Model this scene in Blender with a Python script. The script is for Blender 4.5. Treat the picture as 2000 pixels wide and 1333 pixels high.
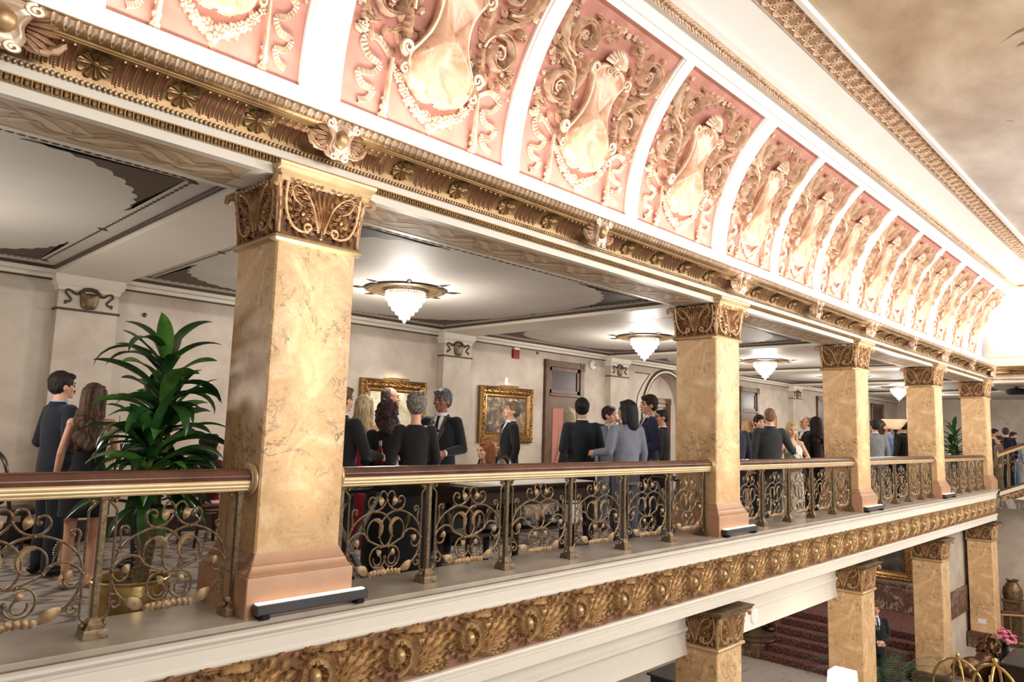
import bpy, math, random
from math import sin, cos, pi, radians, sqrt, atan2
from mathutils import Vector, Matrix, noise
for o in list(bpy.data.objects): bpy.data.objects.remove(o)
SC = bpy.context.scene
COL = SC.collection
R_ = random.Random(11)

# ------------------------------------------------------------------ camera
def cam_axes(yaw, pitch, roll):
    f = Vector((sin(yaw)*cos(pitch), cos(yaw)*cos(pitch), sin(pitch)))
    r = Vector((cos(yaw), -sin(yaw), 0)); u = r.cross(f)
    return cos(roll)*r + sin(roll)*u, -sin(roll)*r + cos(roll)*u, f
CR, CU, CF = cam_axes(0.7969, 0.1214, 0.0306)
CP = Vector((-2.2129, -4.3459, 1.4346)); FPX = 1407.17
cd = bpy.data.cameras.new('camera'); cam = bpy.data.objects.new('camera', cd); COL.objects.link(cam)
cam.matrix_world = Matrix(((CR.x, CU.x, -CF.x, CP.x), (CR.y, CU.y, -CF.y, CP.y), (CR.z, CU.z, -CF.z, CP.z), (0, 0, 0, 1)))
cd.sensor_width = 36; cd.lens = 36*FPX/2000; cd.clip_start = .05; cd.clip_end = 200
SC.camera = cam
def at(px, py, ax, v):
    """point of the plane ax=v seen at pixel (px,py) of the 2000x1333 photograph (used for measuring)"""
    d = (px-1000)/FPX*CR - (py-666.5)/FPX*CU + CF
    i = 'xyz'.index(ax); t = (v-CP[i])/d[i]
    return CP + d*t

# ------------------------------------------------------------------ world, exposure, big lights
w = bpy.data.worlds.new('world'); SC.world = w; w.use_nodes = True
w.node_tree.nodes['Background'].inputs[0].default_value = (1.0, .97, .94, 1)
w.node_tree.nodes['Background'].inputs[1].default_value = .16
SC.view_settings.view_transform = 'Standard'; SC.view_settings.look = 'None'
SC.view_settings.exposure = 0.0; SC.view_settings.gamma = 1.0; SC.view_settings.use_curve_mapping = False
def lamp(name, kind, loc, power, color=(1, .86, .70), size=.3, size_y=None, aim=None, spot=None, blend=.5):
    l = bpy.data.lights.new(name, kind); l.energy = power; l.color = color
    o = bpy.data.objects.new(name, l); COL.objects.link(o); o.location = loc
    if kind == 'AREA':
        l.shape = 'RECTANGLE' if size_y else 'DISK'; l.size = size
        if size_y: l.size_y = size_y; l.spread = radians(112)
    else: l.shadow_soft_size = size
    if kind == 'SPOT': l.spot_size = radians(spot); l.spot_blend = blend
    if aim is not None:
        o.rotation_euler = (Vector(aim)-Vector(loc)).to_track_quat('-Z', 'Y').to_euler()
    return o
XC = [0.0, 5.822, 10.629, 15.407, 20.182]           # left edge of each column
CW, CD = .606, .563                                  # column width and depth
XE = 20.75                                           # face line of the hall's far end
WARM = (1, .95, .88)
# unseen fill lamps added over the void behind the camera's right shoulder
for x, y, p in ((1.5, -8.5, 560), (7.5, -8.0, 590), (13.5, -7.5, 550), (18, -7, 420)):
    lamp('hall_fill_light', 'POINT', (x, y, 3.6), p, (1, .97, .93), .6)
# light strips lying on the ledge of the main cornice, washing the cove above it
for x0, x1 in ((-5.4, 0.2), (0.4, 6.0), (6.2, 10.8), (11, 15.6), (15.8, 20.2)):
    o = lamp('strip_uplight', 'AREA', ((x0+x1)/2, -.13, 3.52), 6.5*(x1-x0), (1, .98, .94), x1-x0, .05)
    o.rotation_euler = (radians(180-18), 0, 0)
o = lamp('strip_uplight', 'AREA', (XE-.14, -3.4, 3.52), 110, (1, .98, .94), .05, 6.0); o.rotation_euler = (0, radians(180-18), 0)

# unseen strips added across the hall to brighten the upper vault, no cornice there
for x in (1, 7, 13, 18.5):
    o = lamp('strip_uplight', 'AREA', (x, -10.5, 3.5), 240, (1, .98, .94), 5.5, .08, aim=(x, -1.2, 5.9))
    o.data.spread = radians(170)
# ------------------------------------------------------------------ materials
def lin(c): return tuple(((x/255)/12.92 if x/255 <= .04045 else ((x/255+.055)/1.055)**2.4) for x in c)+(1,)
MATS = {}
class NT:
    def __init__(s, name):
        s.m = bpy.data.materials.new(name); s.m.use_nodes = True
        s.t = s.m.node_tree; s.b = s.t.nodes['Principled BSDF']
        s.co = s.t.nodes.new('ShaderNodeTexCoord').outputs['Object']
    def n(s, typ, **kw):
        x = s.t.nodes.new('ShaderNode'+typ)
        for k, v in kw.items():
            if hasattr(x, k): setattr(x, k, v)
            else: x.inputs[k.replace('_', ' ')].default_value = v
        return x
    def l(s, a, b): s.t.links.new(a, b)
    def noise(s, scale, detail=4, rough=.55, dist=0, co=None):
        x = s.n('TexNoise', Scale=scale, Detail=detail, Roughness=rough, Distortion=dist); s.l(co or s.co, x.inputs['Vector']); return x.outputs['Fac']
    def ramp(s, fac, stops):
        r = s.n('ValToRGB'); e = r.color_ramp.elements
        while len(e) < len(stops): e.new(.5)
        for el, (p, c) in zip(e, stops): el.position = p; el.color = c if len(c) == 4 else lin(c)
        s.l(fac, r.inputs[0]); return r.outputs[0]
    def mix(s, fac, a, b):
        x = s.n('Mix'); x.data_type = 'RGBA'
        for v, i in ((a, 6), (b, 7)):
            if hasattr(v, 'is_linked'): s.l(v, x.inputs[i])
            else: x.inputs[i].default_value = v
        if hasattr(fac, 'is_linked'): s.l(fac, x.inputs[0])
        else: x.inputs[0].default_value = fac
        return x.outputs[2]
    def col(s, c):
        if hasattr(c, 'is_linked'): s.l(c, s.b.inputs['Base Color'])
        else: s.b.inputs['Base Color'].default_value = c
    def bump(s, h, strength=.3, dist=.01):
        b = s.n('Bump', Strength=strength, Distance=dist); s.l(h, b.inputs['Height']); s.l(b.outputs[0], s.b.inputs['Normal'])
    def done(s, name, rough=.5, metal=0, spec=None):
        s.b.inputs['Roughness'].default_value = rough; s.b.inputs['Metallic'].default_value = metal
        if spec is not None: s.b.inputs['Specular IOR Level'].default_value = spec
        MATS[name] = s.m; return s.m
def simple(name, c, rough=.5, metal=0, var=.12, scale=6, bump=0, c2=None, spec=None, bscale=None):
    k = NT(name); a = lin(c); b = lin(c2) if c2 else tuple(x*(1-var*2) for x in a[:3])+(1,)
    f = k.noise(scale, 5); k.col(k.ramp(f, [(.3, a), (.7, b)]))
    if bump: k.bump(k.noise(bscale or scale*4, 3), bump)
    return k.done(name, rough, metal, spec)
simple('cream', (236, 228, 214), .45, var=.02, scale=3)
simple('white', (244, 240, 233), .5, var=.01, scale=3)
simple('pink', (204, 144, 127), .6, var=.1, scale=5, c2=(188, 126, 110))
simple('gilt', (244, 222, 198), .36, .35, c2=(204, 166, 136), scale=13)
simple('bronze', (168, 134, 90), .42, .6, c2=(132, 102, 66), scale=5)
simple('bronze_red', (140, 92, 66), .45, .5, scale=9)
simple('gold_frieze', (204, 170, 124), .36, .5, c2=(150, 116, 78), scale=14)
simple('frieze_ground', (138, 94, 70), .6, var=.1, scale=4)
simple('capital_gold', (208, 172, 130), .42, .35, c2=(164, 124, 88), scale=11)
simple('capital_ground', (120, 86, 60), .6, .3, scale=11)
simple('plinth', (194, 150, 118), .42, .1, var=.08, scale=3)
simple('ring_gold', (214, 184, 140), .35, .5, scale=8)
simple('rail_iron', (150, 128, 98), .42, .6, c2=(92, 76, 58), scale=40)
simple('rail_leaf', (178, 150, 114), .5, .4, c2=(128, 100, 70), scale=30)
simple('rail_wood', (118, 76, 58), .22, 0, var=.2, scale=3, c2=(70, 42, 32))
simple('rail_brass', (216, 190, 152), .42, .5, scale=4, c2=(196, 168, 126))
simple('brass', (232, 202, 136), .22, .75, scale=9, c2=(188, 150, 86), bump=.5, bscale=14)
simple('brass_smooth', (222, 186, 120), .2, .95, scale=4)
simple('sill', (188, 178, 166), .25, 0, c2=(160, 150, 138), scale=2.5)
simple('dark_paint', (84, 66, 48), .6, 0, var=.15, scale=5)
simple('coffer', (206, 200, 192), .6, 0, c2=(194, 187, 178), scale=1.2)
simple('oak', (104, 72, 46), .35, 0, c2=(70, 46, 28), scale=5)
simple('dark_wood', (52, 34, 26), .3, 0, var=.2, scale=5)
simple('door_pink', (178, 110, 98), .6, 0, var=.06, scale=2)
simple('black_metal', (34, 33, 34), .4, .4, var=.1)
simple('grey_metal', (92, 92, 94), .4, .5, var=.1)
simple('frame_gold', (170, 128, 72), .35, .7, c2=(96, 66, 34), scale=30)
simple('red_paint', (150, 24, 30), .35)
simple('paper', (240, 238, 232), .6, var=.02)
simple('soil', (46, 34, 26), .9)
simple('leaf', (58, 108, 48), .3, 0, c2=(34, 74, 36), scale=9)
simple('leaf_light', (108, 156, 70), .3, 0, c2=(56, 114, 48), scale=9)
simple('palm', (46, 92, 50), .4, 0, c2=(26, 58, 34), scale=9)
simple('bark', (132, 112, 80), .8, 0, c2=(86, 68, 46), scale=30, bump=.6)
simple('petal_pink', (206, 74, 120), .6, c2=(236, 150, 176), scale=14)
simple('petal_white', (240, 236, 220), .6, var=.05, scale=14)
simple('lion_bronze', (110, 76, 46), .35, .6, c2=(60, 40, 26), scale=12)
simple('black_counter', (26, 30, 30), .12, 0, c2=(44, 52, 50), scale=3)
simple('urn_bronze', (128, 104, 72), .45, .5, c2=(74, 58, 40), scale=14)
simple('band_leaf', (222, 202, 172), .6, var=.05, scale=3)
simple('band_scroll', (160, 126, 92), .6, c2=(188, 158, 122), scale=3)
simple('cardboard', (170, 130, 92), .8)
def emis(name, c, s):
    k = NT(name); k.col(lin(c)); k.b.inputs['Emission Color'].default_value = lin(c); k.b.inputs['Emission Strength'].default_value = s; return k.done(name, .4)
emis('led', (255, 236, 214), 2.2); emis('shade_glow', (255, 236, 205), 3.2); emis('torch_glow', (255, 226, 180), .45)
emis('crystal_core', (255, 244, 230), 2.2)
k = NT('crystal'); k.col(lin((250, 246, 240))); k.b.inputs['Emission Color'].default_value = lin((255, 242, 224)); k.b.inputs['Emission Strength'].default_value = .75; k.done('crystal', .08)
k = NT('glass'); k.col((1, 1, 1, 1)); k.b.inputs['Transmission Weight'].default_value = 1; k.b.inputs['IOR'].default_value = 1.25; k.done('glass', .03)
# giallo marble of the columns: sponge-like clouds with dark broken veins
def marble(name, c1, c2, vein, vs=1.0):
    k = NT(name); f = k.noise(3.2, 6, .6, .8); base = k.ramp(f, [(.28, c1), (.5, c2), (.72, tuple(min(255, x+14) for x in c1))])
    n1 = k.noise(2.6, 8, .68, 1.4); v = k.n('Math', operation='SUBTRACT'); k.l(n1, v.inputs[0]); v.inputs[1].default_value = .5
    a = k.n('Math', operation='ABSOLUTE'); k.l(v.outputs[0], a.inputs[0])
    ln = k.ramp(a.outputs[0], [(0, (1, 1, 1, 1)), (.016, (0, 0, 0, 1))])
    msk = k.ramp(k.noise(1.9, 4, .6), [(.46, (0, 0, 0, 1)), (.56, (1, 1, 1, 1))])
    mm = k.n('Math', operation='MULTIPLY'); k.l(ln, mm.inputs[0]); k.l(msk, mm.inputs[1])
    vo = k.n('TexVoronoi', feature='DISTANCE_TO_EDGE', Scale=5.0); 
    wv = k.n('VectorMath', operation='ADD'); nn = k.n('TexNoise', Scale=4.0, Detail=4.0); k.l(k.co, nn.inputs['Vector']); k.l(k.co, wv.inputs[0]); k.l(nn.outputs['Color'], wv.inputs[1]); k.l(wv.outputs[0], vo.inputs['Vector'])
    ed = k.ramp(vo.outputs['Distance'], [(0, (1, 1, 1, 1)), (.03, (0, 0, 0, 1))])
    m2 = k.n('Math', operation='MULTIPLY'); k.l(ed, m2.inputs[0]); m2.inputs[1].default_value = .28
    x = k.mix(m2.outputs[0], base, lin(tuple(int(v*.62) for v in c2)))
    k.col(k.mix(mm.outputs[0], x, lin(vein))); return k.done(name, .46)
marble('marble', (236, 204, 160), (216, 174, 124), (84, 68, 56))
marble('marble_red', (122, 82, 68), (84, 58, 48), (222, 206, 190))
k = NT('cartouche_marble'); f = k.noise(3.0, 5, .55, .9); k.col(k.ramp(f, [(.36, (212, 152, 118)), (.5, (226, 182, 150)), (.66, (196, 124, 92))])); k.done('cartouche_marble', .3)
k = NT('plaster'); f = k.noise(1.7, 6, .62, .4); k.col(k.ramp(f, [(.3, (206, 194, 178)), (.52, (190, 176, 160)), (.72, (170, 152, 138))])); k.done('plaster', .75)
k = NT('carpet')
mp = k.n('Mapping'); mp.inputs['Scale'].default_value = (1.0, 2.8, 1); k.l(k.co, mp.inputs[0])
nw = k.n('TexWave', Scale=1.1, Distortion=14.0, Detail=3.0); nw.inputs['Detail Scale'].default_value = .9; k.l(mp.outputs[0], nw.inputs['Vector'])
k.col(k.ramp(nw.outputs['Fac'], [(.05, (96, 86, 80)), (.35, (140, 130, 122)), (.9, (158, 148, 140))])); k.done('carpet', .8)
k = NT('red_carpet'); v = k.n('TexVoronoi', Scale=26.0); k.l(k.co, v.inputs['Vector']); f = k.noise(18, 4)
k.col(k.mix(f, k.ramp(v.outputs['Distance'], [(.1, (196, 160, 144)), (.35, (112, 62, 54)), (.8, (58, 32, 30))]), lin((84, 48, 42)))); k.done('red_carpet', .9)
# painted band under the beam: serpentine waves
k = NT('painted_band'); w1 = k.n('TexWave', Scale=1.15, Distortion=7.5, Detail=2.0); w1.inputs['Detail Scale'].default_value = 1.3; k.l(k.co, w1.inputs['Vector'])
k.col(k.ramp(k.noise(3, 4), [(.3, (206, 180, 146)), (.7, (190, 162, 128))])); k.done('painted_band', .6)
# painted sky of the great ceiling
k = NT('mural')
mp = k.n('Mapping'); mp.inputs['Scale'].default_value = (.34, .62, 1); mp.inputs['Rotation'].default_value = (0, 0, .5); k.l(k.co, mp.inputs[0])
f = k.noise(1.3, 7, .6, .15, mp.outputs[0]); f2 = k.noise(.55, 3, .5, .3, k.co)
a = k.ramp(f, [(.3, (158, 134, 108)), (.46, (192, 168, 140)), (.58, (212, 192, 164)), (.72, (230, 216, 194))])
b = k.ramp(f, [(.3, (190, 176, 166)), (.5, (216, 206, 196)), (.7, (238, 232, 224))])
sx = k.n('SeparateXYZ'); k.l(k.co, sx.inputs[0]); mr = k.n('MapRange'); mr.inputs['From Min'].default_value = 6.5; mr.inputs['From Max'].default_value = 11; k.l(sx.outputs[0], mr.inputs[0])
k.col(k.mix(mr.outputs[0], a, b)); k.done('mural', .8)

# ------------------------------------------------------------------ mesh helpers
class MB:
    def __init__(s): s.v = []; s.f = []
    def add(s, vs, fs):
        n = len(s.v); s.v += [tuple(p) for p in vs]; s.f += [tuple(i+n for i in f) for f in fs]; return s
    def merge(s, o, M=None, fn=None):
        vs = o.v
        if M is not None: vs = [M @ Vector(p) for p in vs]
        if fn: vs = [fn(p) for p in vs]
        return s.add(vs, o.f)
    def box(s, x0, x1, y0, y1, z0, z1, bev=0):
        if bev <= 0:
            return s.add([(x, y, z) for z in (z0, z1) for y in (y0, y1) for x in (x0, x1)], [(0, 2, 3, 1), (4, 5, 7, 6), (0, 1, 5, 4), (2, 6, 7, 3), (0, 4, 6, 2), (1, 3, 7, 5)])
        b = bev; xs = (x0, x1); ys = (y0, y1); zs = (z0, z1); vs = []; ix = {}
        for i in (0, 1):
            for j in (0, 1):
                for q in (0, 1):
                    sx, sy, sz = (1-2*i)*b, (1-2*j)*b, (1-2*q)*b
                    for a, p in enumerate(((xs[i], ys[j]+sy, zs[q]+sz), (xs[i]+sx, ys[j], zs[q]+sz), (xs[i]+sx, ys[j]+sy, zs[q]))):
                        ix[i, j, q, a] = len(vs); vs.append(p)
        fs = []
        g = lambda *k: ix[k]
        for i in (0, 1):
            q = [g(i, 0, 0, 0), g(i, 1, 0, 0), g(i, 1, 1, 0), g(i, 0, 1, 0)]; fs.append(q[::-1] if i == 0 else q)
            q = [g(0, i, 0, 1), g(1, i, 0, 1), g(1, i, 1, 1), g(0, i, 1, 1)]; fs.append(q if i == 0 else q[::-1])
            q = [g(0, 0, i, 2), g(1, 0, i, 2), g(1, 1, i, 2), g(0, 1, i, 2)]; fs.append(q[::-1] if i == 0 else q)
        for i in (0, 1):
            for j in (0, 1):
                fs.append((g(i, j, 0, 0), g(i, j, 0, 1), g(i, j, 1, 1), g(i, j, 1, 0)))
                fs.append((g(i, 0, j, 0), g(i, 0, j, 2), g(i, 1, j, 2), g(i, 1, j, 0)))
                fs.append((g(0, i, j, 1), g(0, i, j, 2), g(1, i, j, 2), g(1, i, j, 1)))
                for q in (0, 1): fs.append((g(i, j, q, 0), g(i, j, q, 1), g(i, j, q, 2)))
        return s.add(vs, fs)
    def rings(s, rings, cap0=True, cap1=True, closed=True):
        n = len(rings[0]); vs = [p for r in rings for p in r]; fs = []
        for i in range(len(rings)-1):
            for j in range(n if closed else n-1):
                k2 = (j+1) % n; fs.append((i*n+j, i*n+k2, (i+1)*n+k2, (i+1)*n+j))
        if cap0: fs.append(tuple(range(n))[::-1])
        if cap1: fs.append(tuple((len(rings)-1)*n+j for j in range(n)))
        return s.add(vs, fs)
    def tube(s, pts, r, n=8, flat=1.0, up=None, cap=True):
        P = [Vector(p) for p in pts]; m = len(P); rr = r if isinstance(r, (list, tuple)) else [r]*m
        out = []; prev = None
        for i in range(m):
            t = (P[min(i+1, m-1)]-P[max(i-1, 0)]); t = t.normalized() if t.length > 1e-9 else Vector((0, 0, 1))
            if up is not None: a = Vector(up)-t*Vector(up).dot(t)
            elif prev is not None: a = prev-t*prev.dot(t)
            else: a = Vector((0, 0, 1)) if abs(t.z) < .9 else Vector((1, 0, 0)); a = a-t*a.dot(t)
            if a.length < 1e-6: a = t.orthogonal()
            a.normalize(); prev = a; b = t.cross(a)
            out.append([P[i]+(b*cos(2*pi*j/n)+a*(sin(2*pi*j/n)*flat))*rr[i] for j in range(n)])
        return s.rings(out, cap, cap)
    def lathe(s, prof, n=24, c=(0, 0, 0), a0=0, a1=2*pi):
        cl = abs(a1-a0-2*pi) < 1e-6; m = n if cl else n+1
        R = [[(c[0]+r*cos(a0+(a1-a0)*j/n), c[1]+r*sin(a0+(a1-a0)*j/n), c[2]+z) for j in range(m)] for r, z in prof]
        return s.rings(R, prof[0][0] > 1e-6 and cl, prof[-1][0] > 1e-6 and cl, cl)
    def ell(s, c, r, n=12, m=8, M=None):
        c = Vector(c); r = (r, r, r) if not isinstance(r, (tuple, list)) else r
        vs = [Vector((0, 0, -r[2]))]+[Vector((r[0]*cos(2*pi*j/n)*sin(pi*i/m), r[1]*sin(2*pi*j/n)*sin(pi*i/m), -r[2]*cos(pi*i/m))) for i in range(1, m) for j in range(n)]+[Vector((0, 0, r[2]))]
        if M is not None: vs = [M @ v for v in vs]
        fs = [(0, 1+(j+1) % n, 1+j) for j in range(n)]
        for i in range(m-2):
            for j in range(n):
                a = 1+i*n; fs.append((a+j, a+(j+1) % n, a+n+(j+1) % n, a+n+j))
        L = len(vs)-1; a = 1+(m-2)*n
        fs += [(a+j, a+(j+1) % n, L) for j in range(n)]
        return s.add([c+v for v in vs], fs)
    def cap(s, p, q, r0, r1, n=10):
        """capsule with tapering radius"""
        p, q = Vector(p), Vector(q); t = (q-p); L = t.length; t = t/L if L > 1e-9 else Vector((0, 0, 1))
        pts = []; rr = []
        for a in (-80, -50, -20): pts.append(p+t*r0*sin(radians(a))); rr.append(r0*cos(radians(a)))
        for k in range(1, 4): pts.append(p+t*L*k/4); rr.append(r0+(r1-r0)*k/4)
        for a in (20, 50, 80): pts.append(q+t*r1*sin(radians(a))); rr.append(r1*cos(radians(a)))
        return s.tube(pts, rr, n)
    def extr(s, prof, x0, x1, fn=None, cap=True):
        """closed (a,b) profile pushed from x0 to x1; default axes x,(y,z)"""
        fn = fn or (lambda x, a, b: (x, a, b))
        return s.rings([[fn(x0, a, b) for a, b in prof], [fn(x1, a, b) for a, b in prof]], cap, cap)
    def strip(s, rows): return s.rings(rows, False, False, False)
    def build(s, name, mat, parent=None, loc=None, smooth=40):
        me = bpy.data.meshes.new(name); me.from_pydata(s.v, [], s.f); 
        m = MATS[mat] if isinstance(mat, str) else mat
        me.materials.append(m)
        if smooth:
            me.polygons.foreach_set('use_smooth', [True]*len(me.polygons)); me.set_sharp_from_angle(angle=radians(smooth))
        o = bpy.data.objects.new(name, me); COL.objects.link(o)
        if parent: o.parent = parent
        if loc is not None: o.location = loc
        return o
def tag(o, label=None, cat=None, group=None, kind=None):
    if label: o['label'] = label
    if cat: o['category'] = cat
    if group: o['group'] = group
    if kind: o['kind'] = kind
    return o
def thing(name, label, cat, loc=(0, 0, 0), rz=0, group=None):
    o = bpy.data.objects.new(name, None); COL.objects.link(o); o.location = loc; o.rotation_euler = (0, 0, rz); o.empty_display_size = .1
    return tag(o, label, cat, group)
def struct(o, label=None, cat='wall'): return tag(o, label, cat, None, 'structure')
KIDS = {}
def copy_tree(o, parent=None, label=None, group=None):
    c = o.copy(); COL.objects.link(c)
    if parent: c.parent = parent
    if label: c['label'] = label
    if group: c['group'] = group
    for ch in list(o.children): copy_tree(ch, c)
    return c
def spiral(cx, cy, r0, r1, a0, turns, n=40):
    """points of a spiral from radius r0 to r1, angle a0 (rad), signed turns"""
    return [(cx+(r0+(r1-r0)*t)*cos(a0+2*pi*turns*t), cy+(r0+(r1-r0)*t)*sin(a0+2*pi*turns*t)) for t in [i/n for i in range(n+1)]]
def bez(p0, p1, p2, p3, n=14):
    out = []
    for i in range(n+1):
        t = i/n; u = 1-t
        out.append(tuple(u**3*a+3*u*u*t*b+3*u*t*t*c+t**3*d for a, b, c, d in zip(p0, p1, p2, p3)))
    return out
def smoothpath(pts, n=6):
    """Catmull-Rom through pts"""
    P = [pts[0]]+list(pts)+[pts[-1]]; out = []
    for i in range(1, len(P)-2):
        for k in range(n):
            t = k/n; out.append(tuple(.5*((2*b)+(-a+c)*t+(2*a-5*b+4*c-d)*t*t+(-a+3*b-3*c+d)*t**3) for a, b, c, d in zip(P[i-1], P[i], P[i+1], P[i+2])))
    out.append(tuple(pts[-1])); return out
# ------------------------------------------------------------------ swept mouldings of the long side (and the far end)
X0 = -6.0; YEND = -8.5
def sweep(prof, name, mat, parent=None, end=True, xe=XE, x0=X0, smooth=35, x1=None):
    """prof: open polyline of (o, z); o = distance out from y=0 towards the hall. Runs along X, mitres at the far end and turns along -Y."""
    mb = MB(); rows = []
    for o, z in prof:
        if end: rows.append([(x0, -o, z), (xe-o, -o, z), (xe-o, YEND, z)])
        else: rows.append([(x0, -o, z), (x1, -o, z)])
    mb.strip([list(r) for r in rows])
    return mb.build(name, mat, parent, smooth=smooth)

# --- upper entablature
trim1 = struct(sweep([(-.56, 3.14), (-.56, 3.06), (-.50, 3.06), (-.49, 3.068), (-.08, 3.068), (-.07, 3.06), (0, 3.06), (0, 3.118), (.012, 3.122), (.012, 3.165), (.03, 3.168), (.03, 3.212), (.03, 3.262)], 'trim_1', 'cream'), 'cream architrave beam carried by the marble columns', 'trim')
pb = MB()
for a, b in zip([-4.0+CW+.05]+[x+CW+.05 for x in XC[:-1]], [x-.05 for x in XC]):
    pb.box(a+.12, b-.12, .085, .485, 3.0635, 3.072)
pb.build('painted_band', 'painted_band', trim1)
ps = MB(); pl = MB()
for a, b in zip([-4.0+CW+.05]+[x+CW+.05 for x in XC[:-1]], [x-.05 for x in XC]):
    x0_, x1_ = a+.15, b-.15; n = max(2, round((x1_-x0_)/.62)); P = (x1_-x0_)/n
    N = n*24; rows = []
    for i in range(N+1):
        x = x0_+(x1_-x0_)*i/N; ph = 2*pi*(x-x0_)/P; yy = .285+.125*sin(ph); q = .010+.014*abs(sin(ph))
        rows.append([(x, yy-q, 3.0622), (x, yy+q, 3.0622)])
    ps.strip(rows)
    for i in range(2*n):
        c = x0_+P*(i+.5)/2+P*.02; sg = -1 if i % 2 else 1
        for (u0, v0, u1, v1, w_, tgt) in ((-.20, -.10, .10, .06, .045, pl), (-.02, -.13, .20, -.02, .035, pl), (-.12, .0, .02, .10, .020, ps), (.05, -.12, .12, .03, .014, ps), (-.22, -.13, -.05, -.13, .016, ps)):
            pts = bez((u0, v0), (u0+.08, v0-.02), (u1-.10, v1), (u1, v1), 10); rows = []
            for k_, (u, v) in enumerate(pts):
                t_ = k_/10; q = w_*sin(pi*min(1, t_*.93+.05))
                rows.append([(c+u, .285+sg*v-q, 3.0616 if tgt is ps else 3.0619), (c+u, .285+sg*v+q, 3.0616 if tgt is ps else 3.0619)])
            tgt.strip(rows)
pl.build('painted_leaf', 'band_leaf', trim1, smooth=0)
ps.build('painted_scroll', 'band_scroll', trim1, smooth=0)
# gold egg-and-dart row
m = MB(); x = X0
while x < XE-.05:
    m.ell((x, -.02, 3.143), (.017, .022, .021), 6, 4); m.box(x+.0195, x+.0255, -.033, -.01, 3.123, 3.165); x += .045
m.box(X0, XE-.03, -.016, 0, 3.12, 3.126); m.box(X0, XE-.03, -.03, 0, 3.16, 3.168)
y = -.05
while y > -6: m.ell((XE-.02, y, 3.143), (.022, .017, .021), 6, 4); y -= .045
m.build('egg_and_dart', 'bronze', trim1)
m = MB(); x = X0
while x < XE-.05: m.ell((x, -.042, 3.232), (.0125, .017, .017), 6, 4); x += .028
y = -.05
while y > -6: m.ell((XE-.042, y, 3.232), (.017, .0125, .017), 6, 4); y -= .028
m.build('bead_moulding', 'gold_frieze', trim1)
# bronze cavetto with fillets and leaf ovolo
cav = [(.028, 3.212)]+[(.028, 3.256)]+[(.03+.145*(1-cos(t*pi/2)), 3.256+.125*sin(t*pi/2)) for t in [i/8 for i in range(9)]]
trim2 = struct(sweep(cav+[(.182, 3.381), (.182, 3.39), (.192, 3.39), (.192, 3.402), (.2, 3.404), (.222, 3.42), (.232, 3.445), (.234, 3.468), (.24, 3.47), (.24, 3.482), (-.087, 3.50)], 'trim_2', 'bronze', smooth=50), 'bronze coved cornice with rosettes and flutes under the vault', 'trim')
def cavp(s, t, off=0, end=False):
    """point on the cavetto: s along, t 0..1 up, off out of the surface"""
    a = t*pi/2; o = .03+.145*(1-cos(a))+off*cos(a)*1; z = 3.256+.125*sin(a)-off*sin(a)
    return (XE-o, -s, z) if end else (s, -o, z)
def rosette_mb():
    mb = MB(); N = 10
    for k in range(N):
        a = 2*pi*k/N; d = 2*pi/N*.46
        rows = []
        for r, h in ((.015, .010), (.045, .012), (.064, .012)):
            rows.append([(r*cos(a-d), r*sin(a-d), .002), (r*cos(a-d*.5), r*sin(a-d*.5), h), (r*cos(a), r*sin(a), h*.55), (r*cos(a+d*.5), r*sin(a+d*.5), h), (r*cos(a+d), r*sin(a+d), .002)])
        r = .074; rows.append([(.066*cos(a-d), .066*sin(a-d), .003), (r*cos(a-d*.5), r*sin(a-d*.5), .016), (r*1.03*cos(a), r*1.03*sin(a), .018), (r*cos(a+d*.5), r*sin(a+d*.5), .016), (.066*cos(a+d), .066*sin(a+d), .003)])
        mb.strip(rows)
    mb.ell((0, 0, .008), (.016, .016, .012), 10, 6)
    return mb
ROS = rosette_mb()
def on_cav(s, end=False):
    return lambda p: cavp(s+p[0]*1.22, .53+p[1]*1.22/.2, .004+p[2], end)
ros_x = []; flu = []
def bay(a, b, n):
    st = (b-a)/(n+1) if n else b-a
    for i in range(1, n+1): ros_x.append(a+st*i)
    for i in range(n+1):
        c = a+st*(i+.5)
        flu.append(c)
cols_c = [-4.0+.303]+[x+.303 for x in XC]
cart_x = []
for i in range(len(cols_c)-1):
    a, b = cols_c[i], cols_c[i+1]; mid = (a+b)/2
    n = 3 if b-a < 4.9 else 4
    cart_x += [a, mid]
    bay(a+.06, mid-.06, n); bay(mid+.06, b-.06, n)
cart_x.append(cols_c[-1]+.1)
for x in ros_x:
    if x < -1.9: continue
    mb = MB().merge(ROS, fn=on_cav(x)); mb.build('rosette', 'bronze', trim2)
fl = MB(); fg = MB()
def flute(s, end):
    rows = []
    for i in range(8):
        t = .12+.78*i/7
        wd = .0175 if i < 7 else .010
        rows.append([cavp(s-wd, t, .0035, end), cavp(s-wd*.5, t, .0015, end), cavp(s+wd*.5, t, .0015, end), cavp(s+wd, t, .0035, end)])
    fl.strip(rows)
    fg.ell(cavp(s, .93, .004, end), .011, 6, 4)
    for q, t in enumerate((.1, .17, .24, .31)): fg.ell(cavp(s, t, .004, end), .009-.0014*q, 6, 4)
    for sg in (-1, 1): fg.tube([cavp(s+sg*.020, .12+.8*i/5, .003, end) for i in range(6)], .003, 4)
for c in flu:
    if c < -2: continue
    near = min(abs(c-q) for q in cart_x)
    for j in range(-2, 3):
        s = c+j*.056
        if min(abs(s-q) for q in cart_x) > .2: flute(s, False)
for y in (.75, .80, .85, .9, .95, 1.35, 1.4, 1.45, 1.5): flute(y, True)
fl.build('flutes', 'bronze_red', trim2); fg.build('flute_bead', 'gold_frieze', trim2)
MB().merge(ROS, fn=on_cav(.55, True)).build('rosette', 'bronze', trim2)
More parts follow.
